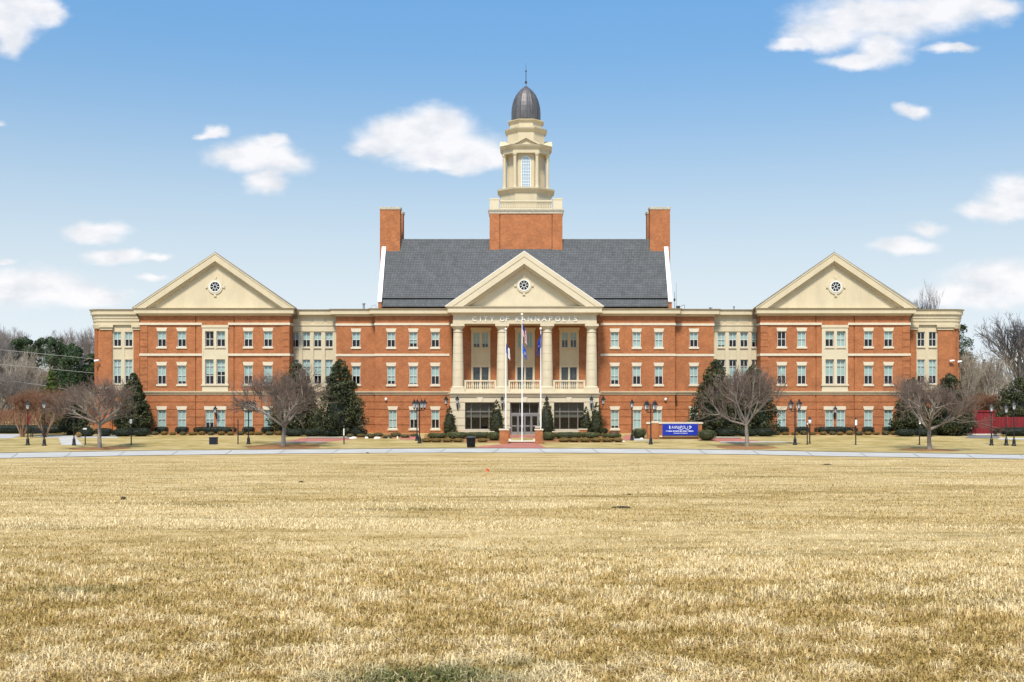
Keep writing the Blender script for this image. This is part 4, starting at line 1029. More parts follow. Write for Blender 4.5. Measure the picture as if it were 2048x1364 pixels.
def gen_tree(seed, H, Wd, th, tr, nl=6, kids=(5,4,4,3), ang=(28,58), up=.10, stems=1, rmin=.008, flare=1.0):
    rnd = random.Random(seed); trunk = []; br = []
    def seg(lst, p, q, r0, r1): lst.append((*p, *q, r0, r1))
    def grow(p, d, L, r, lev):
        n = 4 if lev < 2 else 3; pts = [p]
        for i in range(n):
            d = (d + Vector((rnd.gauss(0,.13), rnd.gauss(0,.13), rnd.gauss(0,.09)+up))).normalized()
            q = pts[-1] + d*(L/n); r1 = max(r*(1-.17*(i+1)) if lev else r*(1-.12*(i+1)), rmin*.8)
            seg(trunk if lev <= (2 if rmin > .0145 else 1) else br, pts[-1], q, max(r*(1-.17*i) if lev else r*(1-.12*i), rmin*.8), r1); pts.append(q)
        if lev < len(kids):
            for k in range(kids[lev]):
                t = rnd.uniform(.3, 1.0); f = t*n; i = min(int(f), n-1); s = pts[i].lerp(pts[i+1], f-i)
                ax = d.cross(Vector((rnd.gauss(0,1), rnd.gauss(0,1), rnd.gauss(0,1)))).normalized()
                a = R(rnd.uniform(18, 48)); nd_ = d*math.cos(a) + ax*math.sin(a)
                grow(s, nd_, L*rnd.uniform(.55, .82)*(1.1-.3*t), max(r*rnd.uniform(.42, .6), rmin), lev+1)
    for s in range(stems):
        a0 = 2*math.pi*s/max(stems,1)+rnd.uniform(0,1)
        p = Vector((math.cos(a0), math.sin(a0), 0))*(tr*1.2 if stems > 1 else 0); top = p + Vector((math.cos(a0), math.sin(a0), 0))*(th*.35 if stems > 1 else rnd.uniform(-.05,.05)*th); top.z = th
        n = 5; prev = p
        for i in range(n):
            q = p.lerp(top, (i+1)/n) + Vector((rnd.gauss(0,.02), rnd.gauss(0,.02), 0)); fl = lambda t: tr*(1+.35*flare*max(0,(.25-t))*4*.5 - .18*t)
            seg(trunk, prev, q, fl(i/n), fl((i+1)/n)); prev = q
        m = max(nl//stems, 2)
        for k in range(m):
            az = 2*math.pi*(k+rnd.uniform(-.3,.3))/m + a0; t = R(rnd.uniform(*ang)) if k else R(12)
            if stems > 1: t = R(rnd.uniform(5, ang[1]*.7))
            d = Vector((math.sin(t)*math.cos(az), math.sin(t)*math.sin(az), math.cos(t)))
            grow(prev - Vector((0,0,rnd.uniform(0,.12)*th)), d, (H-th)*.62/max(math.cos(t),.6)**.5, tr*rnd.uniform(.45,.62), 0)
    T = np.array(trunk); B_ = np.array(br)
    allp = np.concatenate([B_[:,3:6], T[:,3:6]]); rad = np.percentile(np.hypot(allp[:,0], allp[:,1]), 97.5); zt_ = np.percentile(allp[:,2], 99)
    sx = (Wd/2)/rad; sz = (H-th)/(zt_-th)
    for A in (T, B_):
        for o in (0, 3):
            z = A[:,o+2]; f = np.clip(z/th, 0, 1) if stems > 1 else np.clip((z-th*.9)/(th*.3), 0, 1)
            k = 1+(sx-1)*f; A[:,o] *= k; A[:,o+1] *= k; A[:,o+2] = np.where(z > th, th+(z-th)*sz, z)
    return T, B_
_bt = {}
def bare_tree(name, loc, label, key, params, mb, mt, rz=0, scale=None, group=None, cat='tree'):
    if key in _bt: return dup(_bt[key], loc, label, rz, scale, group)
    T, B_ = gen_tree(**params)
    t = thing(name, loc, label, cat, group); t.rotation_euler = (0, 0, rz)
    if scale is not None: t.scale = scale
    V, F_ = tubes(T, 7); o = np_mesh('trunk', V, F_, mb, smooth=True); o.parent = t
    V, F_ = tubes(B_, 3); o = np_mesh('branches', V, F_, mt); o.parent = t
    _bt[key] = t; return t
def leaf_quads(P, Nn, size, el, r):
    n = len(P); u = np.cross(Nn, r.normal(size=(n,3))); u /= np.linalg.norm(u, axis=1, keepdims=True)+1e-9; v = np.cross(Nn, u)
    s = size*r.uniform(.6, 1.35, n)[:,None]
    V = np.stack([P-u*s*.5, P+v*s*el*.5+u*s*.08, P+u*s*.5, P-v*s*el*.5+u*s*.08], 1).reshape(-1, 3)
    k = np.arange(n)*4
    return V, np.stack([k, k+1, k+2, k+3], -1)
def tintcols(n, cols, r, per=4, pos=None, sc=.5, seed=3):
    cols = np.array(cols); t = r.beta(1.3, 1.6, n)
    if pos is not None:
        t = np.clip(.55*t + .9*(fbm(pos[:,0]*1.0+pos[:,1]*.7+300, pos[:,2]+pos[:,1]*.3+200, sc, seed)-.5)+.22, 0, .999)
    f = t*(len(cols)-1); i = np.clip(f.astype(int), 0, len(cols)-2); a = (f-i)[:,None]
    c = cols[i]*(1-a)+cols[i+1]*a; c *= r.uniform(.8, 1.2, n)[:,None]
    return np.repeat(c, per, 0)
def superell(d, dims, e):
    q = np.abs(d)/np.array(dims); rr = (q**e).sum(1)**(-1/e); return d*rr[:,None]
def shrub_data(dims, n, leaf, el, cols, seed, e=3.0, lumps=.10, core=.86):
    """half-dims (a,b,h/2); base at z=0"""
    r = np.random.RandomState(seed); d = r.normal(size=(n,3)); d[:,2] = np.where(d[:,2] < -.6, -d[:,2], d[:,2]); d /= np.linalg.norm(d, axis=1, keepdims=True)
    P = superell(d*np.array(dims), dims, e)
    nn = fbm(P[:,0]+50+P[:,2]*.6, P[:,1]*.8+P[:,2]+60, max(dims)*.35, seed)
    P = P*(1 + lumps*(nn-.5)*2 + r.normal(0, .03, n))[:,None]
    Nn = d + r.normal(0, .55, (n,3)); Nn /= np.linalg.norm(Nn, axis=1, keepdims=True)
    P[:,2] += dims[2]
    V, F_ = leaf_quads(P, Nn, leaf, el, r); C = tintcols(n, cols, r, pos=P, sc=max(dims)*.4, seed=seed+5)
    # inner mass
    a, b_ = np.meshgrid(np.linspace(0, 2*np.pi, 17)[:-1], np.linspace(-np.pi/2, np.pi/2, 9)); dd = np.stack([np.cos(a)*np.cos(b_), np.sin(a)*np.cos(b_), np.sin(b_)], -1).reshape(-1, 3)+1e-6
    Q = superell(dd*np.array(dims), np.array(dims)*core, e); Q[:,2] += dims[2]
    i = (np.arange(8)[:,None]*16 + np.arange(16)[None,:]).reshape(-1); j = (np.arange(8)[:,None]*16 + (np.arange(16)[None,:]+1)%16).reshape(-1)
    F2 = np.stack([i, j, j+16, i+16], -1) + len(V)
    C2 = np.tile(np.array(cols[0])[None], (len(Q), 1))
    return np.concatenate([V, Q]), np.concatenate([F_, F2]), np.concatenate([C, C2])
_sh = {}
def shrub(name, px, py, w, h, label, cols, key, d=None, n=900, leaf=.07, el=.6, e=3., lumps=.1, group=None, cat='shrub', Y=None, z=None):
    """w,h in photo pixels; px centre, py base"""
    Y = GY(py) if Y is None else Y; k = Y/F; wm, hm = w*k, h*k; dm = d if d is not None else wm
    loc = (X(px, Y), Y, float(gz(Y))-.03 if z is None else z)
    if key in _sh:
        me, bw, bd, bh = _sh[key]; o = bpy.data.objects.new(name, me); COL.objects.link(o); o.scale = (wm/bw, dm/bd, hm/bh); o.rotation_euler = (0, 0, 0 if d is not None else random.choice((0, math.pi)))
    else:
        V, F_, C = shrub_data((wm/2, dm/2, hm/2), n, leaf, el, cols, hash(key) % 1000 if not isinstance(key, int) else key, e, lumps)
        o = np_mesh(name, V, F_, LEAF, colors=C); _sh[key] = (o.data, wm, dm, hm)
    o.location = loc
    return tag(o, label, cat, group)
def leafy_tree(name, loc, label, H, Wd, prof, n, leaf, el, cols, seed, nc=90, cr=.16, group=None, cat='tree', trunk=True, mb=None, tr=.14, core=.55, th=None):
    """prof(t): radius fraction at height fraction t"""
    r = np.random.RandomState(seed)
    t = np.sqrt(r.rand(nc*3)); t = r.rand(nc*6); rad = np.array([prof(x) for x in t]); keep = r.rand(len(t)) < (rad/rad.max())**(.25 if cat == 'conifer' else .6); t = t[keep][:nc]; rad = rad[keep][:nc]
    az = r.uniform(0, 2*np.pi, len(t)); f = r.uniform(.62, 1.0, len(t))
    Cc = np.stack([np.cos(az)*rad*f*Wd/2, np.sin(az)*rad*f*Wd/2, t*H], -1); cs = cr*Wd*r.uniform(.6, 1.3, len(t))*(.40+.60*rad/rad.max())
    i = r.randint(0, len(t), n); d = r.normal(size=(n,3)); d /= np.linalg.norm(d, axis=1, keepdims=True)
    P = Cc[i] + d*(cs[i]*r.uniform(.5, 1.0, n)**.6)[:,None]*np.array([1,1,.8])
    P[:,2] = np.clip(P[:,2], .02, H*1.03)
    Nn = d + r.normal(0,.6,(n,3)); Nn /= np.linalg.norm(Nn, axis=1, keepdims=True)
    V, F_ = leaf_quads(P, Nn, leaf, el, r); C = tintcols(n, cols, r, pos=P, sc=Wd*.14, seed=seed)
    if core:
        zs_ = np.linspace(.04, .74, 9); th_ = 2*np.pi*np.arange(12)/12
        Q = np.stack([np.stack([np.cos(th_)*prof(q)*core*Wd/2, np.sin(th_)*prof(q)*core*Wd/2, np.full(12, q*H)], -1) for q in zs_]).reshape(-1, 3)
        a = (np.arange(8)[:,None]*12+np.arange(12)[None,:]).reshape(-1); b_ = (np.arange(8)[:,None]*12+(np.arange(12)[None,:]+1)%12).reshape(-1)
        F_ = np.concatenate([F_, np.stack([a, b_, b_+12, a+12], -1)+len(V)]); V = np.concatenate([V, Q]); C = np.concatenate([C, np.tile(np.array(cols[0])[None], (len(Q),1))])
    T = thing(name, loc, label, cat, group)
    o = np_mesh('crown', V, F_, LEAF, colors=C); o.parent = T
    if trunk:
        hh = th if th else H*.5; S_ = [(0,0,-.1, 0,0,hh*.5, tr*1.2, tr), (0,0,hh*.5, .03*hh,0,hh, tr, tr*.6)]
        rr = random.Random(seed)
        for k in range(7): a = rr.uniform(0, 6.28); z0 = rr.uniform(.25, .95)*hh; l = Wd*.3*prof(min(z0/H,1)); S_.append((0,0,z0, math.cos(a)*l, math.sin(a)*l, z0+l*.6, tr*.4, tr*.12))
        V, F_ = tubes(S_, 6); o = np_mesh('trunk', V, F_, mb or BARK, smooth=True); o.parent = T
    return T
MAGC = [(.014,.020,.009), (.028,.038,.015), (.052,.062,.023), (.105,.105,.042), (.18,.15,.07)]
ARBC = [(.022,.027,.010), (.050,.056,.018), (.105,.098,.030), (.16,.125,.045)]
DKC = [(.010,.016,.010), (.018,.028,.016), (.035,.048,.024), (.055,.065,.030)]
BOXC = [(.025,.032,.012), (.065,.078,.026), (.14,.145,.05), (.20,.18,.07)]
GOLDC = [(.09,.065,.016), (.21,.13,.032), (.30,.19,.05), (.28,.14,.05)]
OLIVC = [(.04,.038,.015), (.11,.10,.035), (.18,.15,.06), (.15,.09,.05)]
PINEC = [(.012,.022,.009), (.026,.048,.016), (.055,.092,.028), (.085,.12,.04)]

# ------------------------------------------------------------------ FRONT TREES
def mulch_ring(px, py, w):
    x, Y, z = G(px, py); k = Y/F; r = w*k/2
    V = [(0,0,.10)]; n = 28
    rr = random.Random(px)
    for f, h in ((.55,.07),(1.0,.012)):
        for i in range(n): a = 2*math.pi*i/n; q = r*f*(1+rr.uniform(-.08,.08)); V.append((q*math.cos(a), q*math.sin(a)*1.0, h + float(gz(Y+q*math.sin(a)))-z))
    F_ = [(0, 1+i, 1+(i+1)%n) for i in range(n)]; Q = [(1+i, 1+n+i, 1+n+(i+1)%n, 1+(i+1)%n) for i in range(n)]
    o = np_mesh('mulch_ring', np.array(V), [np.array(F_), np.array(Q)], MULCH, origin=(x, Y, z)); tag(o, kind='structure')
FT = [(199, 897.5, 195, 141, 52, 'wide bare vase shaped tree at the left end, before the dark evergreen', 11, (1,1,1), 120),
      (567, 894, 205, 158, 45, 'bare tree with a slanting trunk in front of two evergreens, left of the entrance', 23, (1,1,1), 150),
      (1494, 895, 165, 162, 49, 'bare grey tree in front of the evergreen pair right of the blue sign', 37, (1,1,1), 120),
      (1859, 901, 200, 147, 44, 'bare spreading tree before the right end of the building, near the red fence', 41, (1,1,1), 120)]
for px, py, w, h, th, lab, seed, sc, mw in FT:
    x, Y, z = G(px, py); k = Y/F
    bare_tree('bare_tree', (x, Y, z), lab, 'f%d' % px, dict(seed=seed, H=h*k, Wd=w*k*1.06, th=th*k, tr=.21 if px == 567 else .185, nl=8, kids=(6,5,4,3), ang=(40,74), up=.065, rmin=.0085), BARKL, TWIG, group='bare trees on the lawn strip')
    mulch_ring(px, py, mw)
for px, top, base, w, lab, sd in ((266, 746, 869, 74, 'dark evergreen magnolia at the left wing corner, behind a bare tree', 1),
      (592, 726, 868, 110, 'dark evergreen magnolia directly behind the slanting bare tree', 2),
      (681, 721, 871, 104, 'tall cone shaped evergreen magnolia right of the slanting bare tree', 3),
      (1432, 722, 870, 112, 'evergreen magnolia behind the round clipped bush, left of its pair', 4),
      (1508, 730, 869, 96, 'evergreen magnolia behind the bare grey tree, right one of its pair', 5),
      (1825, 757, 869, 84, 'dark evergreen magnolia left of the trunk of the rightmost lawn tree', 6),
      (1899, 747, 870, 98, 'dark evergreen magnolia beside the red fence at the building corner', 7),
      (2046, 752, 858, 116, 'broad glossy magnolia at the right edge above a low hedge', 8),
      (150, 795, 869, 56, 'low dark evergreen magnolia near the side path at far left', 9)):
    Y = GY(base) if base > 866.5 else 121.5; k = Y/F
    pf = lambda t: (min(1, .35+t*5) if t < .16 else (1-(t-.16)/.84)**.72*.98+.03)
    if px > 2000: pf = lambda t: (min(1, .5+t*3.5) if t < .18 else max(0, 1-((t-.18)/.82)**1.7)**.6+.04)
    leafy_tree('magnolia_tree', (X(px, Y), Y, float(gz(Y))), lab, (base-top)*k, w*k, pf, 18000, .21, .5, MAGC, 50+sd, nc=260, cr=.12, core=.62, group='evergreen magnolias round the building')
for px, top, base, w, lab in ((899, 809, 869, 30, 'leftmost pointed arborvitae by the entrance, against the brick'), (993, 797, 870, 34, 'pointed arborvitae left of the entrance doors behind the brick pier'),
      (1093.5, 796, 870, 36, 'pointed arborvitae right of the entrance doors behind the brick pier'), (1172, 809, 867.5, 26, 'small narrow arborvitae tucked behind a taller one right of entrance'), (1193, 803, 871, 31, 'rightmost tall arborvitae against the brick beside the portico')):
    Y = min(GY(base), 115.6); k = Y/F
    pf = lambda t: (.80+t if t < .2 else (1-((t-.2)/.8)**1.55)**.85*1.0+.03)
    leafy_tree('arborvitae', (X(px, Y), Y, float(gz(Y))), lab, (base-top)*k*.97, w*k*.94, pf, 5500, .10, .5, ARBC, int(px), nc=170, cr=.10, group='pointed arborvitae by the entrance', cat='conifer', core=.8, tr=.06)

# ------------------------------------------------------------------ SHRUBS
for px, w, lab in ((323.5,24,'clipped dark bush under the first window of the left wing'), (364,25,'clipped dark bush under the second window of the left wing'), (429,82,'long clipped dark hedge under the double window of the left wing'), (497,23,'clipped dark bush under the fifth window of the left wing, behind a lamp'), (535.5,24,'clipped dark bush under the last window of the left wing'),
                   (1565,24,'clipped dark bush under the first window of the right wing'), (1604,26,'clipped dark bush under the second window of the right wing, behind a lamp'), (1671,82,'long clipped dark hedge under the double window of the right wing'), (1736.5,22,'clipped dark bush under the fifth window of the right wing'), (1777,22,'clipped dark bush under the last window of the right wing')):
    long = w > 50
    shrub('clipped_bush' if not long else 'hedge', px, 867.6, w, 14.5, lab, DKC, 'clip%d' % long, d=.9, n=4200 if long else 1500, leaf=.075, e=4, lumps=.08, group='clipped bushes under the wing windows', cat='bush' if not long else 'hedge')
for a, b_, nm in ((300, 566, 'left'), (1545, 1800, 'right')):
    n = 14
    for i in range(n):
        px = a+(b_-a)*(i+.5)/n + random.uniform(-2, 2)
        shrub('low_shrub', px, 870.3+random.uniform(-.4,.4), random.uniform(13,18), random.uniform(7,9.5), 'small golden brown mound shrub in the low row before the %s wing' % nm, GOLDC if i % 3 else OLIVC, 'gold%d' % (i % 3), n=500, leaf=.06, e=2.3, lumps=.2, group='golden mounds before the %s wing' % nm)
for px, py, w, h, lab in ((875,876.5,40,11,'clipped box hedge end in front of the leftmost arborvitae'), (914,877.5,42,14,'rounded box hedge left of the slatted bin'), (956,877,52,13.5,'box hedge behind the slatted bin'), (988,881,24,17,'box hedge end touching the left brick pier'),
      (1097,881,26,17,'box hedge end touching the right brick pier'), (1137,877.5,62,14,'long rounded box hedge right of the right brick pier'), (1180,876.8,40,12.5,'box hedge below the rightmost arborvitae'), (1222,875.5,38,9,'loose low hedge under the brick wall right of arborvitae')):
    shrub('box_hedge', px, py, w, h, lab, BOXC, 'box%d' % (w > 45), d=1.1, n=2600, leaf=.07, e=3.4, lumps=.14, group='box hedges by the entrance', cat='hedge')
for i, px in enumerate((853, 873, 895, 916, 965)):
    shrub('low_shrub', px, 884.6, 22, 9, 'golden brown mound shrub in the row left of the entrance pier', GOLDC, 'ent%d' % (i % 2), n=700, leaf=.06, e=2.4, lumps=.18, group='golden mounds left of the entrance')
for i, px in enumerate((1128, 1148, 1170, 1192, 1214, 1234)):
    shrub('low_shrub', px, 884.2, 23, 9.5, 'golden brown mound shrub in the row right of the entrance pier', GOLDC, 'ent%d' % (i % 2), n=700, leaf=.06, e=2.4, lumps=.18, group='golden mounds right of the entrance')
for i, (px, py, w, h) in enumerate(((722,874,18,7),(740,876,20,9),(757,873,20,8),(775,876.5,20,7),(792,873.5,22,9),(810,875.5,20,7),(828,873,16,6),(700,875,16,8))):
    shrub('low_shrub', px, py, w, h, 'loose olive shrub in the bed between the magnolia and the entrance lamps', OLIVC, 'ol%d' % (i % 2), n=600, leaf=.07, e=2.2, lumps=.3, group='olive shrubs left of the entrance lamps')
shrub('dark_bush', 711, 872.5, 44, 15.5, 'dark dense bush under the window right of the magnolia', DKC, 'dk1', d=1.1, n=2400, leaf=.08, e=3.4, group=None)
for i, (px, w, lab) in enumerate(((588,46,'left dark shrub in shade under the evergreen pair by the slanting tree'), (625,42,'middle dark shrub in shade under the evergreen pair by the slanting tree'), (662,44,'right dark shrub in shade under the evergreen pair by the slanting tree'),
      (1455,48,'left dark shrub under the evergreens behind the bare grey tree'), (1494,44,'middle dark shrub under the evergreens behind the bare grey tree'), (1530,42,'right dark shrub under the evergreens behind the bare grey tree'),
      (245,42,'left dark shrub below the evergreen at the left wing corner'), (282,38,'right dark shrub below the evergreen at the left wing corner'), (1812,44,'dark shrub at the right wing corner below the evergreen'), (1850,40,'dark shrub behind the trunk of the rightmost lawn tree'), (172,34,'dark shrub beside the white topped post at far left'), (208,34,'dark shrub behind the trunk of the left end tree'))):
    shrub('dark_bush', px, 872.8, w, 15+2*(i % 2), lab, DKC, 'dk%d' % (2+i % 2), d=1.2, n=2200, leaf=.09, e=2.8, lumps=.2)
shrub('round_bush', 1413.5, 881, 37, 22, 'round clipped bush at the right end of the blue sign', BOXC, 'rb', n=2600, leaf=.06, e=2.4, lumps=.04)
shrub('square_bush', 1278.5, 876.8, 26, 20.5, 'square clipped bush at the left end of the brick sign wall', BOXC, 'sq', n=2200, leaf=.06, e=5, lumps=.04)
shrub('red_shrub', 1228, 872.5, 26, 12, 'loose reddish shrub under the first ground floor window right of the portico', [(.10,.05,.03),(.16,.08,.05),(.10,.08,.03),(.2,.1,.06)], 'rd', n=500, leaf=.05, el=.3, e=2.1, lumps=.3)
shrub('dark_ball_bush', 1210, 868, 12, 12, 'small dark ball bush just right of the rightmost arborvitae', DKC, 'db', n=700, leaf=.07, e=2.2)
shrub('hedge', -10, 867, 340, 17, 'long dark clipped hedge at far left along the drive', DKC, 'lh', d=1.2, n=14000, leaf=.09, e=7, lumps=.03, cat='hedge')
shrub('hedge', 2075, 872, 165, 17.5, 'low dark hedge at the right edge beside the red fence', DKC, 'rh', d=1.3, n=8000, leaf=.09, e=6, lumps=.05, cat='hedge')
shrub('tawny_grass_clump', 157, 875, 11, 11, 'tuft of tawny ornamental grass beside the side path', [(.25,.15,.05),(.38,.25,.09),(.45,.32,.14)], 'tg', n=500, leaf=.16, el=.15, e=2, cat='grass clump')

# ------------------------------------------------------------------ BACKGROUND TREES
k_ = lambda Y: Y/F
def crepe(px, base, top, w, lab, seed):
    Y = GY(base); x = X(px, Y); k = Y/F
    bare_tree('crape_myrtle', (x, Y, float(gz(Y))), lab, 'cm%d' % px, dict(seed=seed, H=(base-top)*k, Wd=w*k, th=(base-top)*k*.36, tr=.075, nl=14, kids=(5,5,5,3), ang=(15,50), up=.14, stems=6, rmin=.007), BARKR, TWIGR, group='crape myrtles by the left drive')
crepe(45, 874, 783, 98, 'reddish multi stemmed bare shrub tree at far left, left one of two', 5)
crepe(90, 874, 779, 104, 'reddish multi stemmed bare shrub tree behind the second lamp, right one of two', 6)
BT = [  # px, base Y, top py, width px, key, label
    (52, 139, 708, 112, 'p', 'pale bare tree with fanning branches above the crape myrtles'),
    (-20, 150, 672, 160, 'g', 'grey bare tree cut by the left picture edge'), (30, 175, 668, 130, 'g', 'tall grey bare tree left of the pine crowns'),
    (130, 150, 735, 120, 'p', 'pale bare thicket tree right of the small yellow green conifer'), (165, 160, 745, 110, 'g', 'grey bare tree beside the left flank of the building, low'),
    (125, 205, 662, 90, 'g2', 'thin bare tree top showing above the pines, middle'), (178, 200, 660, 84, 'g2', 'thin bare tree top above the pines next to the building'),
    (12, 210, 655, 90, 'g2', 'thin bare tree top at far left above the thicket'), (95, 165, 738, 150, 'g', 'grey bare tree below the pines behind the conifer'), (0, 135, 745, 150, 'g', 'low grey bare tree behind the far left hedge'),
    (175, 133, 778, 90, 'p', 'pale low thicket tree between the side path and the building'),
    (1932, 128, 704, 70, 'p', 'pale bare tree rising beside the right flank of the building'), (1985, 130, 708, 96, 'p', 'pale bare tree with upright limbs behind the red fence'), (1950, 140, 725, 90, 'p', 'pale bare tree between two others above the red fence'),
    (2060, 150, 720, 130, 'g', 'grey bare tree at right edge behind the big magnolia'), (2120, 170, 690, 150, 'g', 'grey bare tree just outside the right edge'),
    (1838, 165, 583, 84, 'b', 'bluish bare treetop showing over the right pediment slope')]
for i, (px, Y, top, w, key, lab) in enumerate(BT):
    k = Y/F; H = ZC + (PY0-top)*k; Wd = w*k
    base = dict(p=dict(seed=61, H=8.0, Wd=7.0, th=1.0, tr=.12, nl=9, kids=(5,4,4,3), ang=(8,36), up=.15, rmin=.015),
                g=dict(seed=71, H=9.0, Wd=8.0, th=1.6, tr=.14, nl=8, kids=(5,4,4,4), ang=(15,48), up=.12, rmin=.012),
                g2=dict(seed=81, H=16., Wd=7.0, th=6, tr=.16, nl=7, kids=(5,4,4,4), ang=(12,40), up=.15, rmin=.012),
                b=dict(seed=91, H=20., Wd=9.0, th=8, tr=.25, nl=8, kids=(5,4,4,4), ang=(14,46), up=.12, rmin=.014))[key]
    bm, tm = dict(p=(BARKP, TWIGP), g=(BARK, TWIGG), g2=(BARK, TWIGG), b=(BARK, TWIGB))[key]
    bare_tree('bare_tree', (X(px, Y), Y, 0), lab, 'bg'+key, base, bm, tm, rz=i*1.3, scale=(Wd/base['Wd'], Wd/base['Wd'], H/base['H']), group='bare trees beyond the grounds')
Y = 150; k = Y/F; H = ZC+(PY0-628)*k
bare_tree('bare_tree', (X(2040, Y), Y, 0), 'big dark bare tree with wide spreading limbs against the sky at right', 'big', dict(seed=17, H=H, Wd=185*k, th=H*.40, tr=.42, nl=9, kids=(5,5,4,3), ang=(22,66), up=.06, rmin=.018), BARK, TWIGB)
Y = 126; k = Y/F
bare_tree('brown_thicket_bush', (X(1962, Y), Y, 0), 'brown twiggy bush showing above the red fence', 'br', dict(seed=19, H=ZC+(PY0-788)*k, Wd=95*k, th=.4, tr=.05, nl=14, kids=(5,5,4,3), ang=(10,50), up=.1, stems=7, rmin=.009), BARKR, TWIGR, cat='bush')
# pines, far left and right
def pine(px, Y, top, w, lab, seed, bot=None, cols=PINEC):
    k = Y/F; H = ZC+(PY0-top)*k; Wd = w*k
    r = np.random.RandomState(seed); b0 = .45 if bot is None else (ZC+(PY0-bot)*k)/H
    pf = lambda t: 0.02 if t < b0 else max(.05, math.sin(min(1, (t-b0)/(1-b0)*.92+.10)*math.pi)**.55)
    leafy_tree('pine_tree', (X(px, Y), Y, 0), lab, H, Wd, pf, 8000, .34, .35, cols, seed, nc=34, cr=.17, group='pines beyond the grounds', core=0, tr=.22, th=H*.9)
pine(54, 160, 671, 70, 'round topped dark pine at left of the pine clump', 101, 735)
pine(98, 155, 676, 104, 'largest dark green pine in the middle of the left clump', 102, 765)
pine(137, 160, 686, 46, 'small round pine top right of the largest pine', 103, 745)
pine(158, 150, 696, 90, 'dark low pine between the clump and the building', 104, 775)
pine(190, 152, 706, 56, 'dark pine half hidden by the left flank of the building', 105, 780)
pine(120, 148, 742, 90, 'low dark pine under the largest pine', 106, 800)
def conifer(px, Y, top, w, lab, seed, cols):
    k = Y/F; H = ZC+(PY0-top)*k
    leafy_tree('conifer', (X(px, Y), Y, 0), lab, H, w*k, lambda t: max(.05, (1-t)**.78*(.9+.1*math.sin(t*40))), 8000, .30, .3, cols, seed, nc=210, cr=.10, cat='conifer', core=.4, tr=.12)
conifer(103, 128, 739, 62, 'small yellow green conifer standing above the crape myrtles', 111, [(.02,.035,.01),(.05,.085,.02),(.12,.16,.03),(.16,.19,.04)])
conifer(1926, 140, 652, 130, 'tall dark conifer right behind the right flank of the building', 112, PINEC)
conifer(1968, 145, 720, 36, 'small dark conifer top among pale bare trees at right', 113, PINEC)
# far-off wood closing the gaps between the trees (one mass)
def wood(x0, x1, Y, h0, h1, seed, n):
    r = np.random.RandomState(seed); x = r.uniform(x0, x1, n); y = Y + r.uniform(-8, 14, n)
    hh = h0+(h1-h0)*fbm(x+900, y*0+50, 6, seed); segs = []
    z0 = hh*r.uniform(0, .8, n); L_ = r.uniform(.8, 2.4, n); a = r.normal(0, .45, n); b_ = r.normal(0, .45, n)
    z1 = np.minimum(z0+L_, hh); rr = np.full(n, .02)
    S_ = np.stack([x, y, z0, x+a*L_, y+b_*L_, z1+.01, rr, rr*.6], -1)
    V, F_ = tubes(S_, 3); return V, F_
V, F_ = wood(-150, -48, 215, 6, 11, 5, 26000); tag(np_mesh('distant_woods', V, F_, TWIGG), 'grey bare thicket closing the view beyond the left hedge', 'woods', kind='stuff')
V, F_ = wood(42, 130, 185, 6, 9, 6, 20000); tag(np_mesh('distant_woods', V, F_, TWIGG), 'grey bare thicket beyond the red fence at right', 'woods', kind='stuff')
V, F_ = wood(-140, -47.5, 132, 1.2, 3.4, 7, 15000); tag(np_mesh('brushwood', V, F_, TWIGR), 'low brown brushwood behind the far left hedge', 'brushwood', kind='stuff')
# power cables at left
CAB = mat('cable', (.36,.34,.32), .6)
for (x0, y0, x1, y1, lab) in ((0,699.5,196,719,'uppermost pale power cable crossing the trees at left'), (0,729,196,747,'middle pale power cable crossing the trees at left'), (0,760.5,60,767,'lowest pale power cable, seen at the left edge')):
    Y = 134; pts = []
    for t in np.linspace(-3.2, 2.4 if x1 > 100 else 3, 40):
        px = x0+(x1-x0)*t; py = y0+(y1-y0)*t + 1.4*((t-.5)**2-.25); pts.append((X(px, Y), Y, Z(py, Y)))
    tag(MB().path(pts, .022, 5).build('power_cable', CAB, None, pts[0]), lab, 'cable', 'power cables at left')

# ------------------------------------------------------------------ RED FENCE
RED = mat('red_boards', (.20,.018,.022), .7, .2, 1.2, stretch=(4,4,.4))
Y = 116.4; fz = float(gz(Y))
t = thing('red_fence', (X(1950, Y), Y, fz), 'dark red board fence with a tall panel at the right end of the building', 'fence')
def boards(px0, px1, top, yy, nm):
    b = MB(); x0, x1 = X(px0, yy), X(px1, yy); z0, z1 = fz, Z(top, yy); n = int((x1-x0)/.16)
    for i in range(n):
        a = x0+(x1-x0)*i/n; b.box(a+.006, a+(x1-x0)/n-.006, yy+(.02 if i % 2 else 0), yy+.06, z0+.12, z1+random.uniform(-.01,.01))
    b.box(x0, x1, yy+.061, yy+.12, z0+.3, z0+.45); b.box(x0, x1, yy+.061, yy+.12, z1-.4, z1-.25)
    b.build(nm, RED, t)
boards(1941, 1990, 822.5, Y, 'gate_panel'); boards(1880, 1940.5, 838, Y+.3, 'side_panel'); boards(1990.5, 2080, 834, Y+.3, 'side_panel')
MB().box(X(1940, Y), X(1991, Y), Y-.08, Y+.16, Z(823.5, Y), Z(820.6, Y)).build('top_rail', RED, t)
b = MB().box(X(1915, Y), X(2000, Y), Y-.06, Y+.14, fz-.1, fz+.115); b.build('footing', mat('pale_footing', (.55,.52,.50), .9, .35, 6), t)
x = X(1935, 115.6); b = MB(); b.path([(x, 115.6, fz), (x, 115.6, Z(857, 115.6)), (x+.35, 115.6, Z(855, 115.6)), (x+.38, 115.5, Z(858, 115.6))], .03); b.box(x+.2, x+.42, 115.5, 115.7, Z(857.4, 115.6), Z(854, 115.6))
tag(b.build('standpipe', mat('pink_pipe', (.70,.45,.42), .6), None, (x, 115.6, fz)), 'small pale bent standpipe before the red fence', 'pipe')

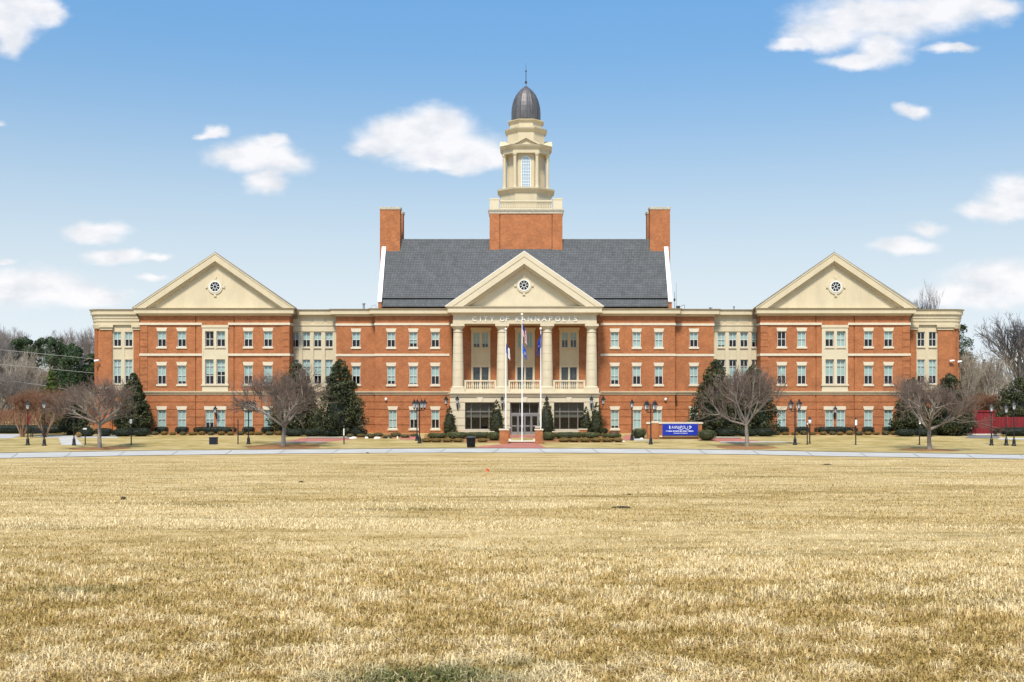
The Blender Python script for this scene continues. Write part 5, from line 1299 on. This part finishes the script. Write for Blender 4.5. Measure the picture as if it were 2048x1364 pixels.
# ------------------------------------------------------------------ LAMPS AND POSTS
def lamp_post(px, base, top, heads, label, group):
    x, Y, z = G(px, base); k = Y/F; H = (base-top)*k; s = 1.05
    t = thing('lamp_post', (x, Y, z), label, 'lamp post', group)
    b = MB(); zl = H - .88*s
    b.lathe((x, Y, z), [(.20,-.05),(.20,.10),(.15,.16),(.13,.55),(.10,.62),(.075,.68),(.055,.75),(.05,zl-.1),(.07,zl-.08),(.07,zl-.02),(.04,zl)], 10)
    if heads == 1:
        b.build('post', BLACK, t); cs = [(x, Y, z+zl)]
    else:
        zl -= .05; cs = []; b.lathe((x, Y, z), [(.06,zl-.1),(.045,zl+.15),(.03,zl+.5),(.01,zl+.6)], 8)
        for i in range(heads):
            a = 2*math.pi*i/heads + R(28); r_ = .52
            c = (x+r_*math.cos(a), Y+r_*math.sin(a), z+zl+.02); cs.append(c)
            b.path([(x, Y, z+zl-.12), (x+r_*.5*math.cos(a), Y+r_*.5*math.sin(a), z+zl-.22), (x+r_*.9*math.cos(a), Y+r_*.9*math.sin(a), z+zl-.16), (c[0], c[1], c[2]-.04)], .028)
        b.build('post', BLACK, t)
    for c in cs:
        fr, gl = lantern_geo(c, s); l = fr.build('lantern', BLACK, t); gl.build('lantern_glass', LAMPG, l, WL[t.name])
    return t
g1 = 'single lantern posts'; g4 = 'four lantern posts'
lamp_post(55.5, 890.5, 799, 1, 'black single lantern post nearest the left edge, with a red band round it', g1)
lamp_post(88.5, 891.5, 797, 1, 'black single lantern post second from the left edge', g1)
lamp_post(148, 891, 808, 1, 'black single lantern post standing on the white side path', g1)
lamp_post(834, 881.5, 799, 1, 'slim single lantern post just behind the four lantern post left of the entrance', g1)
lamp_post(1264, 881, 796.5, 1, 'black single lantern post beside the square clipped bush', g1)
lamp_post(1983, 891, 803.5, 1, 'black single lantern post directly in front of the red fence', g1)
lamp_post(2012.5, 891, 806, 1, 'black single lantern post with a narrow red pennant on its pole', g1)
lamp_post(2028, 892, 799.5, 1, 'black single lantern post nearest the right edge, before the magnolia', g1)
lamp_post(497, 888.5, 797, 4, 'four lantern black post half hidden by the slanting bare tree branches', g4)
lamp_post(839, 886.5, 796, 4, 'four lantern black post left of the entrance hedges', g4)
lamp_post(1301.5, 889, 799, 4, 'four lantern black post in front of the brick sign wall', g4)
lamp_post(1590, 890, 797, 4, 'four lantern black post before the right wing', g4)
REDC = mat('red_cloth', (.45,.05,.06), .8)
for px, base, y0, y1, w, lab in ((57, 890.3, 828, 847, 4.5, 'faded red band wrapped round the leftmost lamp post'), (2012, 890.8, 830.5, 849, 3.6, 'narrow red pennant on the lamp post right of the red fence')):
    x, Y, z = G(px, base); k = Y/F; Yq = Y-.09
    b = MB(); n = 8; x0 = x-w*k/2; za, zb = Z(y1, Yq), Z(y0, Yq)
    V = []
    for j in range(n+1):
        for i in range(5): u = i/4; V.append((x0+w*k*u, Yq-.03*math.sin(u*5+j*.5), za+(zb-za)*j/n))
    b.add(V, [(j*5+i, j*5+i+1, (j+1)*5+i+1, (j+1)*5+i) for j in range(n) for i in range(4)])
    tag(b.build('red_pennant', REDC, None, (x, Yq, za)), lab, 'pennant')
def sign_post(px, base, top, p0, p1, w, label, dpt=.03, finial=True):
    x, Y, z = G(px, base); k = Y/F; t = thing('sign_post', (x, Y, z), label, 'sign post', 'small posts along the lawn strip')
    H = (base-top)*k; b = MB().lathe((x, Y, z), [(.09,-.05),(.09,.05),(.055,.10),(.045,H-.16),(.07,H-.14),(.07,H-.10),(.05,H-.06),(.015,H)], 8); b.build('post', BLACK, t)
    if w: 
        a = w*k/2; zz0, zz1 = z+(base-p1)*k, z+(base-p0)*k
        MB().box(x-a, x+a, Y-.075-dpt, Y-.075, zz0, zz1).build('panel', WHITE, t)
        MB().box(x-a-.025, x+a+.025, Y-.074, Y-.046, zz0-.025, zz1+.025).build('panel_frame', BLACK, t)
sign_post(262.5, 889.5, 834, 838.5, 847, 4.6, 'thin black post with a white panel before the left end evergreen')
sign_post(688, 888.5, 851, 857, 871, 2.2, 'thin black post with a narrow white strip right of the magnolia')
sign_post(1711.5, 890, 834, 839.5, 850.5, 4.4, 'thin black post with a white panel before the right wing', )
sign_post(1839, 890, 834, 838.5, 848, 3.8, 'thin black post with a white panel left of the rightmost lawn tree')
sign_post(170.5, 890, 853, 856, 859, 7.5, 'short dark post with a white top at the side path')
sign_post(476, 888.5, 838, 0, 0, 0, 'plain dark rusty post left of the half hidden four lantern post')
sign_post(1614.5, 889.5, 845, 846, 849, 2.2, 'thin black post standing close beside the short lantern post')
x, Y, z = G(1619.5, 887.5); k = Y/F; t = thing('short_lantern_post', (x, Y, z), 'short black lantern post with a white globe right of the four lantern post', 'lamp post')
H = (887.5-833)*k; b = MB().lathe((x, Y, z), [(.10,-.05),(.10,.06),(.06,.12),(.05,H-.75),(.08,H-.73),(.08,H-.68)], 8).lathe((x, Y, z), [(.16,H-.26),(.17,H-.22),(.07,H-.10),(.02,H)], 8); b.build('post', BLACK, t)
MB().lathe((x, Y, z), [(.07,H-.68),(.14,H-.58),(.15,H-.40),(.12,H-.27)], 10).build('globe', LAMPG, t)

# ------------------------------------------------------------------ BINS, BENCH
x, Y, z = G(942, 894.8); k = Y/F; r = 9.0*k; H = 22.5*k
t = thing('litter_bin', (x, Y, z), 'round black slatted litter bin at the edge of the brick walk', 'litter bin')
b = MB(); n = 28
for i in range(n):
    a = 2*math.pi*i/n; p = lambda rr, zq: (x+rr*math.cos(a), Y+rr*math.sin(a), z+zq); b.tube(p(r*.84, .05), p(r*.97, H*.84), .026, n=4)
for zq, rr in ((.06,.84),(H*.45,.90),(H*.84,.98)):
    for i in range(n): a0, a1 = 2*math.pi*i/n, 2*math.pi*(i+1)/n; b.tube((x+r*rr*math.cos(a0), Y+r*rr*math.sin(a0), z+zq), (x+r*rr*math.cos(a1), Y+r*rr*math.sin(a1), z+zq), .022, n=4)
b.build('slats', BLACK, t)
MB().lathe((x, Y, z), [(r*.74,.03),(r*.86,H*.86)], 20).build('liner', mat('bin_liner', (.008,.009,.012), .6), t)
MB().lathe((x, Y, z), [(r*1.0,H*.84),(r*1.08,H*.88),(r*1.06,H*.92),(r*.85,H*.98),(r*.55,H)], 24).build('lid', mat('bin_lid', (.05,.055,.062), .35, spec=.6), t)
x, Y, z = G(427, 888.8); k = Y/F; w, H = 14*k/2, 14.5*k
t = thing('utility_box', (x, Y, z), 'square navy utility box standing on the grass before the left wing', 'box'); NAVY = mat('navy_metal', (.012,.016,.032), .45)
MB().box(x-w, x+w, Y-.3, Y+.3, z-.02, z+H-.08).build('body', NAVY, t); MB().box(x-w-.03, x+w+.03, Y-.33, Y+.33, z+H-.079, z+H).build('lid', NAVY, t); MB().box(x-w+.05, x+w-.05, Y-.312, Y-.301, z+.06, z+H-.16).build('door', NAVY, t)
x, Y, z = G(76, 875); k = Y/F; t = thing('park_bench', (x, Y, z), 'black bench between the two crape myrtles at far left', 'bench')
MB().box(x-.7, x+.7, Y-.25, Y+.25, z+.42, z+.47).build('seat', BLACK, t)
b = MB(); [b.box(x-.7, x+.7, Y+.26+.03*i, Y+.29+.03*i, z+.52+.1*i, z+.59+.1*i) for i in range(4)]; b.box(x-.66, x-.6, Y+.24, Y+.40, z+.47, z+.92); b.box(x+.6, x+.66, Y+.24, Y+.40, z+.47, z+.92); b.build('backrest', BLACK, t)
for sx in (-.62, .62):
    for sy in (-.2, .2): MB().box(x+sx-.03, x+sx+.03, Y+sy-.03, Y+sy+.03, z-.02, z+.419).build('leg', BLACK, t)

# ------------------------------------------------------------------ BRICK PIERS, PLANTER WALLS
def pier(px0, px1, top, base, label, cap=True, Y=None):
    Y = GY(base) if Y is None else Y; z = float(gz(Y)); x0, x1 = X(px0, Y), X(px1, Y); zt_ = Z(top, Y)
    t = thing('brick_pier', ((x0+x1)/2, Y+.4, z), label, 'pier', 'brick piers at the entrance')
    MB().box(x0+.03, x1-.03, Y, Y+(x1-x0)-.06, z-.1, zt_-.12).build('shaft', BRICK, t); MB().box(x0-.03, x1+.03, Y-.06, Y+(x1-x0), zt_-.119, zt_).build('cap', TRIM, t)
pier(998.5, 1017.5, 858, 888, 'front brick pier left of the flagpoles with stone cap'); pier(1069.5, 1086, 858, 888, 'front brick pier right of the flagpoles with stone cap')
pier(1011, 1020.5, 854.5, 878, 'rear brick pier left of the entrance doors'); pier(1070.5, 1079.5, 853, 878, 'rear brick pier right of the entrance doors')
def planter(px0, px1, top, Y, h, label):
    x0, x1 = X(px0, Y), X(px1, Y); z = float(gz(Y)); zt_ = Z(top, Y)
    t = thing('planter_wall', ((x0+x1)/2, Y, z), label, 'wall'); MB().box(x0, x1, Y, Y+.3, z-.1, zt_-.1).build('brickwork', BRICK, t); MB().box(x0-.05, x1+.05, Y-.05, Y+.35, zt_-.099, zt_).build('coping', TRIM, t)
planter(917, 988, 862.5, 114.6, 1, 'low brick planter wall with stone coping under the left entrance window')
planter(1105, 1158, 862.5, 114.6, 1, 'low brick planter wall with stone coping under the right entrance window'); planter(1157.5, 1174, 857.5, 114.9, 1, 'short higher end of planter wall right of the entrance')

# ------------------------------------------------------------------ SIGN WALL AND BANNER
Y = 110.6; z = float(gz(Y)); xq = lambda p: X(p, Y); zq = lambda p: Z(p, Y)
t = thing('brick_sign_wall', (xq(1349), Y, z), 'low brick sign wall with pale coping behind the blue banner', 'wall')
MB().box(xq(1294.5), xq(1404), Y, Y+.5, z-.1, zq(848)).box(xq(1303), xq(1317), Y-.16, Y+.01, z-.1, zq(846)).box(xq(1306), xq(1314), Y-.20, Y-.15, z+.1, zq(850)).build('brickwork', BRICK, t)
b = MB().box(xq(1292.5), xq(1302.8), Y-.07, Y+.57, zq(847.9), zq(844.3)).box(xq(1317.2), xq(1406), Y-.07, Y+.57, zq(847.9), zq(844.3)); b.box(xq(1302.85), xq(1317.15), Y-.17, Y+.57, zq(845.9), zq(842.8)); b.build('coping', BRICK if False else TRIM, t)
MB().box(xq(1318.5), xq(1397), Y-.10, Y-.003, zq(874), zq(871.3)).build('ledge', TRIM, t)
Yb = Y-.30; xb_ = lambda p: X(p, Yb); zb_ = lambda p: Z(p, Yb)
t = thing('blue_banner_sign', (xb_(1360.5), Yb, float(gz(Yb))), 'blue banner with white lettering in front of the brick sign wall', 'banner')
BLUE = mat('blue_banner', (.010,.028,.34), .5)
pn = MB().box(xb_(1325), xb_(1396), Yb, Yb+.04, zb_(870.6), zb_(847.6)).build('banner_panel', BLUE, t)
for p in (1325.6, 1395.2): MB().tube((xb_(p), Yb+.06, float(gz(Yb))-.05), (xb_(p), Yb+.06, zb_(847)), .022, n=6).build('support_post', BLACK, t)
kk = Yb/F; BW = mat('banner_white', (.85,.86,.9), .5)
word = 'KANNAPOLIS'; it = []
for i, ch in enumerate(word): it.append((ch, xb_(1340.6+i*4.35), zb_(857.2 if i not in (0, 8) else 857.8), (3.3 if ch not in 'I' else 0)*kk))
letters('letter', it, Yb-.012, BW, pn, WL[t.name], 5.6*kk, .012, -.008)
b = MB()
def arc3(p): b.path([(xb_(a), Yb-.012, zb_(c)) for a, c in p], .018, 4)
arc3([(1355,856.6),(1359,858.6),(1364,858.8),(1367,857.2)]); arc3([(1372,857.5),(1375,859.6),(1378,859.4)]); arc3([(1379,854),(1382,852.2),(1383,854.5),(1380,856.6)]); arc3([(1338.5,850.6),(1338.8,858)])
rr = random.Random(4); p = 1332.0
while p < 1388:
    w = rr.choice((.8,1.0,1.4,2.2,2.6)); b.box(xb_(p), xb_(p+w), Yb-.012, Yb-.002, zb_(862.8+rr.uniform(0,.4)), zb_(861.5-rr.uniform(0,.4))); p += w+rr.choice((.5,.5,.7,1.6))
p = 1347.5
while p < 1373.5:
    w = rr.uniform(.6,1.6); b.box(xb_(p), xb_(p+w), Yb-.012, Yb-.002, zb_(866.8), zb_(865.9)); p += w+.4
b.build('banner_flourish', BW, pn, WL[t.name])
# ------------------------------------------------------------------ FLAGPOLES AND FLAGS
ALU = mat('white_pole', (.80,.80,.80), .35)
def flagpole(px, top, base, label):
    x, Y, z = G(px, base); H = (base-top)*Y/F
    t = thing('flagpole', (x, Y, z), label, 'flagpole', 'white flagpoles'); r0 = 2.4*Y/F/2
    MB().lathe((x, Y, z), [(r0*2.2,-.05),(r0*2.2,.05),(r0*1.3,.12),(r0,.16),(r0,H*.45),(r0*.55,H-.25)], 12).build('pole', ALU, t)
    MB().lathe((x, Y, z), [(.03,H-.26),(.04,H-.2),(.10,H-.14),(.125,H-.06),(.10,H+.02),(.03,H+.07)], 12).build('finial', mat('pale_ball', (.75,.72,.66), .3), t)
    MB().tube((x+r0*1.2, Y-.03, z+1.3), (x+r0*.9, Y-.03, z+H-.3), .009, n=4).build('halyard', ALU, t)
    return x, Y, z, r0
pA = flagpole(1011.5, 657, 880.5, 'left white flagpole rising behind the brick pier'); pB = flagpole(1044, 627.5, 884, 'tallest white flagpole in the middle with two flags'); pC = flagpole(1081.5, 656, 880.5, 'right white flagpole with a plain blue flag')
FR, FW, FB, FL = mat('flag_red', (.42,.02,.035), .8), mat('flag_white', (.78,.78,.80), .8), mat('flag_navy', (.02,.035,.20), .8), mat('flag_blue', (.05,.13,.48), .8)
def flag(pole, y0, y1, wpx, hoist, colour, label, mats, lean=1, name='flag'):
    x, Y, z, r0 = pole; k = Y/F; zt_ = ZC+(PY0-y0)*k; zb = ZC+(PY0-y1)*k; tot = zt_-zb; hh = tot*hoist; sag = tot-hh
    n, m = 30, 26; V = []
    for i in range(n+1):
        s = i/n
        for j in range(m+1):
            t = j/m
            f = s**.8
            xx = x + r0*.7 + lean*wpx*k*(1-(1-f)**1.6)*(.82+.18*math.sin(s*9+t*3)) 
            yy = Y - .05 + .13*math.sin(s*13+t*1.7)*min(1, s*3)
            V.append((xx, yy, zt_ - (1-t)*hh*(1-.12*s) - sag*f - .10*s*math.sin(t*3)))
    F_ = [(i*(m+1)+j, (i+1)*(m+1)+j, (i+1)*(m+1)+j+1, i*(m+1)+j+1) for i in range(n) for j in range(m)]
    b = MB().add(V, F_); o = b.build(name, mats[0], None, (x, Y, zb))
    for q in mats[1:]: o.data.materials.append(q)
    for q, p in enumerate(o.data.polygons): i, j = divmod(q, m); p.material_index = colour((i+.5)/n, (j+.5)/m)
    o.data.shade_smooth(); return tag(o, label, 'flag')
flag(pB, 645, 697, 9.5, .48, lambda s, t: 2 if (s < .4 and t > 6/13) else (0 if int(t*13) % 2 == 0 else 1), 'limp striped red and white flag with blue canton on the middle pole', [FR, FW, FB])
flag(pB, 688, 722, 9, .5, lambda s, t: 0 if not (.35 < s < .6 and .35 < t < .65) else 1, 'limp bright blue flag below the striped one on the middle pole', [FL, FW])
flag(pA, 686, 724, 8.5, .5, lambda s, t: 0 if s < .33 else (1 if t < .5 else 2), 'limp blue and white flag on the left pole', [FB, FW, FW])
flag(pC, 666, 719, 8.5, .52, lambda s, t: 0 if not (.4 < s < .5 and .5 < t < .58) else 1, 'limp deep blue flag on the right pole', [mat('flag_deep_blue', (.025,.06,.33), .8), FW], lean=-1)
# ------------------------------------------------------------------ SMALL THINGS ON THE GROUND
b = MB(); x, Y, z = G(972, 952.5); b.tube((x, Y, z), (x, Y, z+.30), .006, n=4)
tag(b.add([(x, Y, z+.30), (x+.12, Y-.02, z+.25), (x+.11, Y+.02, z+.17), (x, Y, z+.19)], [(0,1,2,3)]).build('marker_flag', mat('orange_marker', (.75,.13,.04), .6), None, (x, Y, z)), 'tiny orange marker flag stuck in the lawn', 'marker')
ROCK = mat('pale_rock', (.70,.64,.58), .9, .2, 5)
def rock(px, py, w, h, label, m, name, seed, group):
    x, Y, z = G(px, py); k = Y/F; r = np.random.RandomState(seed); a, c = np.meshgrid(np.linspace(0, 2*np.pi, 11)[:-1], np.linspace(-.2, np.pi/2, 5))
    d = np.stack([np.cos(a)*np.cos(c)*w*k/2, np.sin(a)*np.cos(c)*w*k/2, np.sin(c)*h*k], -1).reshape(-1, 3)*r.uniform(.75, 1.2, (50, 1))
    i = (np.arange(4)[:,None]*10+np.arange(10)[None,:]).reshape(-1); j = (np.arange(4)[:,None]*10+(np.arange(10)[None,:]+1)%10).reshape(-1)
    tag(np_mesh(name, d, [np.stack([i, j, j+10, i+10], -1), np.arange(40, 50)[None]], m, origin=(x, Y, z)), label, 'rock' if name == 'rock' else 'clod', group)
for i, (px, py, w, h) in enumerate(((1215,884.5,6,2.6),(1229,884.6,5,2),(1247,883.5,8,2.2),(1283,878,8,2.4))): rock(px, py, w, h, 'pale stone lying at the edge of the bed right of the entrance', ROCK, 'rock', i, 'pale stones right of entrance')
for i, (px, py, w, h) in enumerate(((706,877.5,18,4),(733,876.8,8,3.4),(755,877.4,15,4),(777,877,4,4),(795,877,4,4.5))): rock(px, py, w, h, 'pale stone in the olive shrub bed left of the entrance', ROCK, 'rock', 10+i, 'pale stones left of entrance')
CLOD = mat('dark_clod', (.045,.035,.015), .95, .4, 20)
for i, (px, py, w, h, lab) in enumerate(((246,999,12,6,'dark clod on the lawn at left, below the left end tree'), (602,964.5,14,2.5,'flat dark clod on the lawn below the slanting tree'), (1243,1015.5,40,3,'long flat dark patch of dead turf on the lawn, right of centre'), (1300,1249,16,6,'dark clod in the foreground grass right of centre'), (735,906.8,8,2,'dark tuft at the edge of the concrete path, left of centre'), (1655,930,20,2.5,'flat brown clod on the lawn at right, near the path'), (1259,990,16,3,'small dark clod on the lawn above the long turf patch'))):
    rock(px, py, w, h, lab, CLOD, 'turf_clod', 30+i, None)
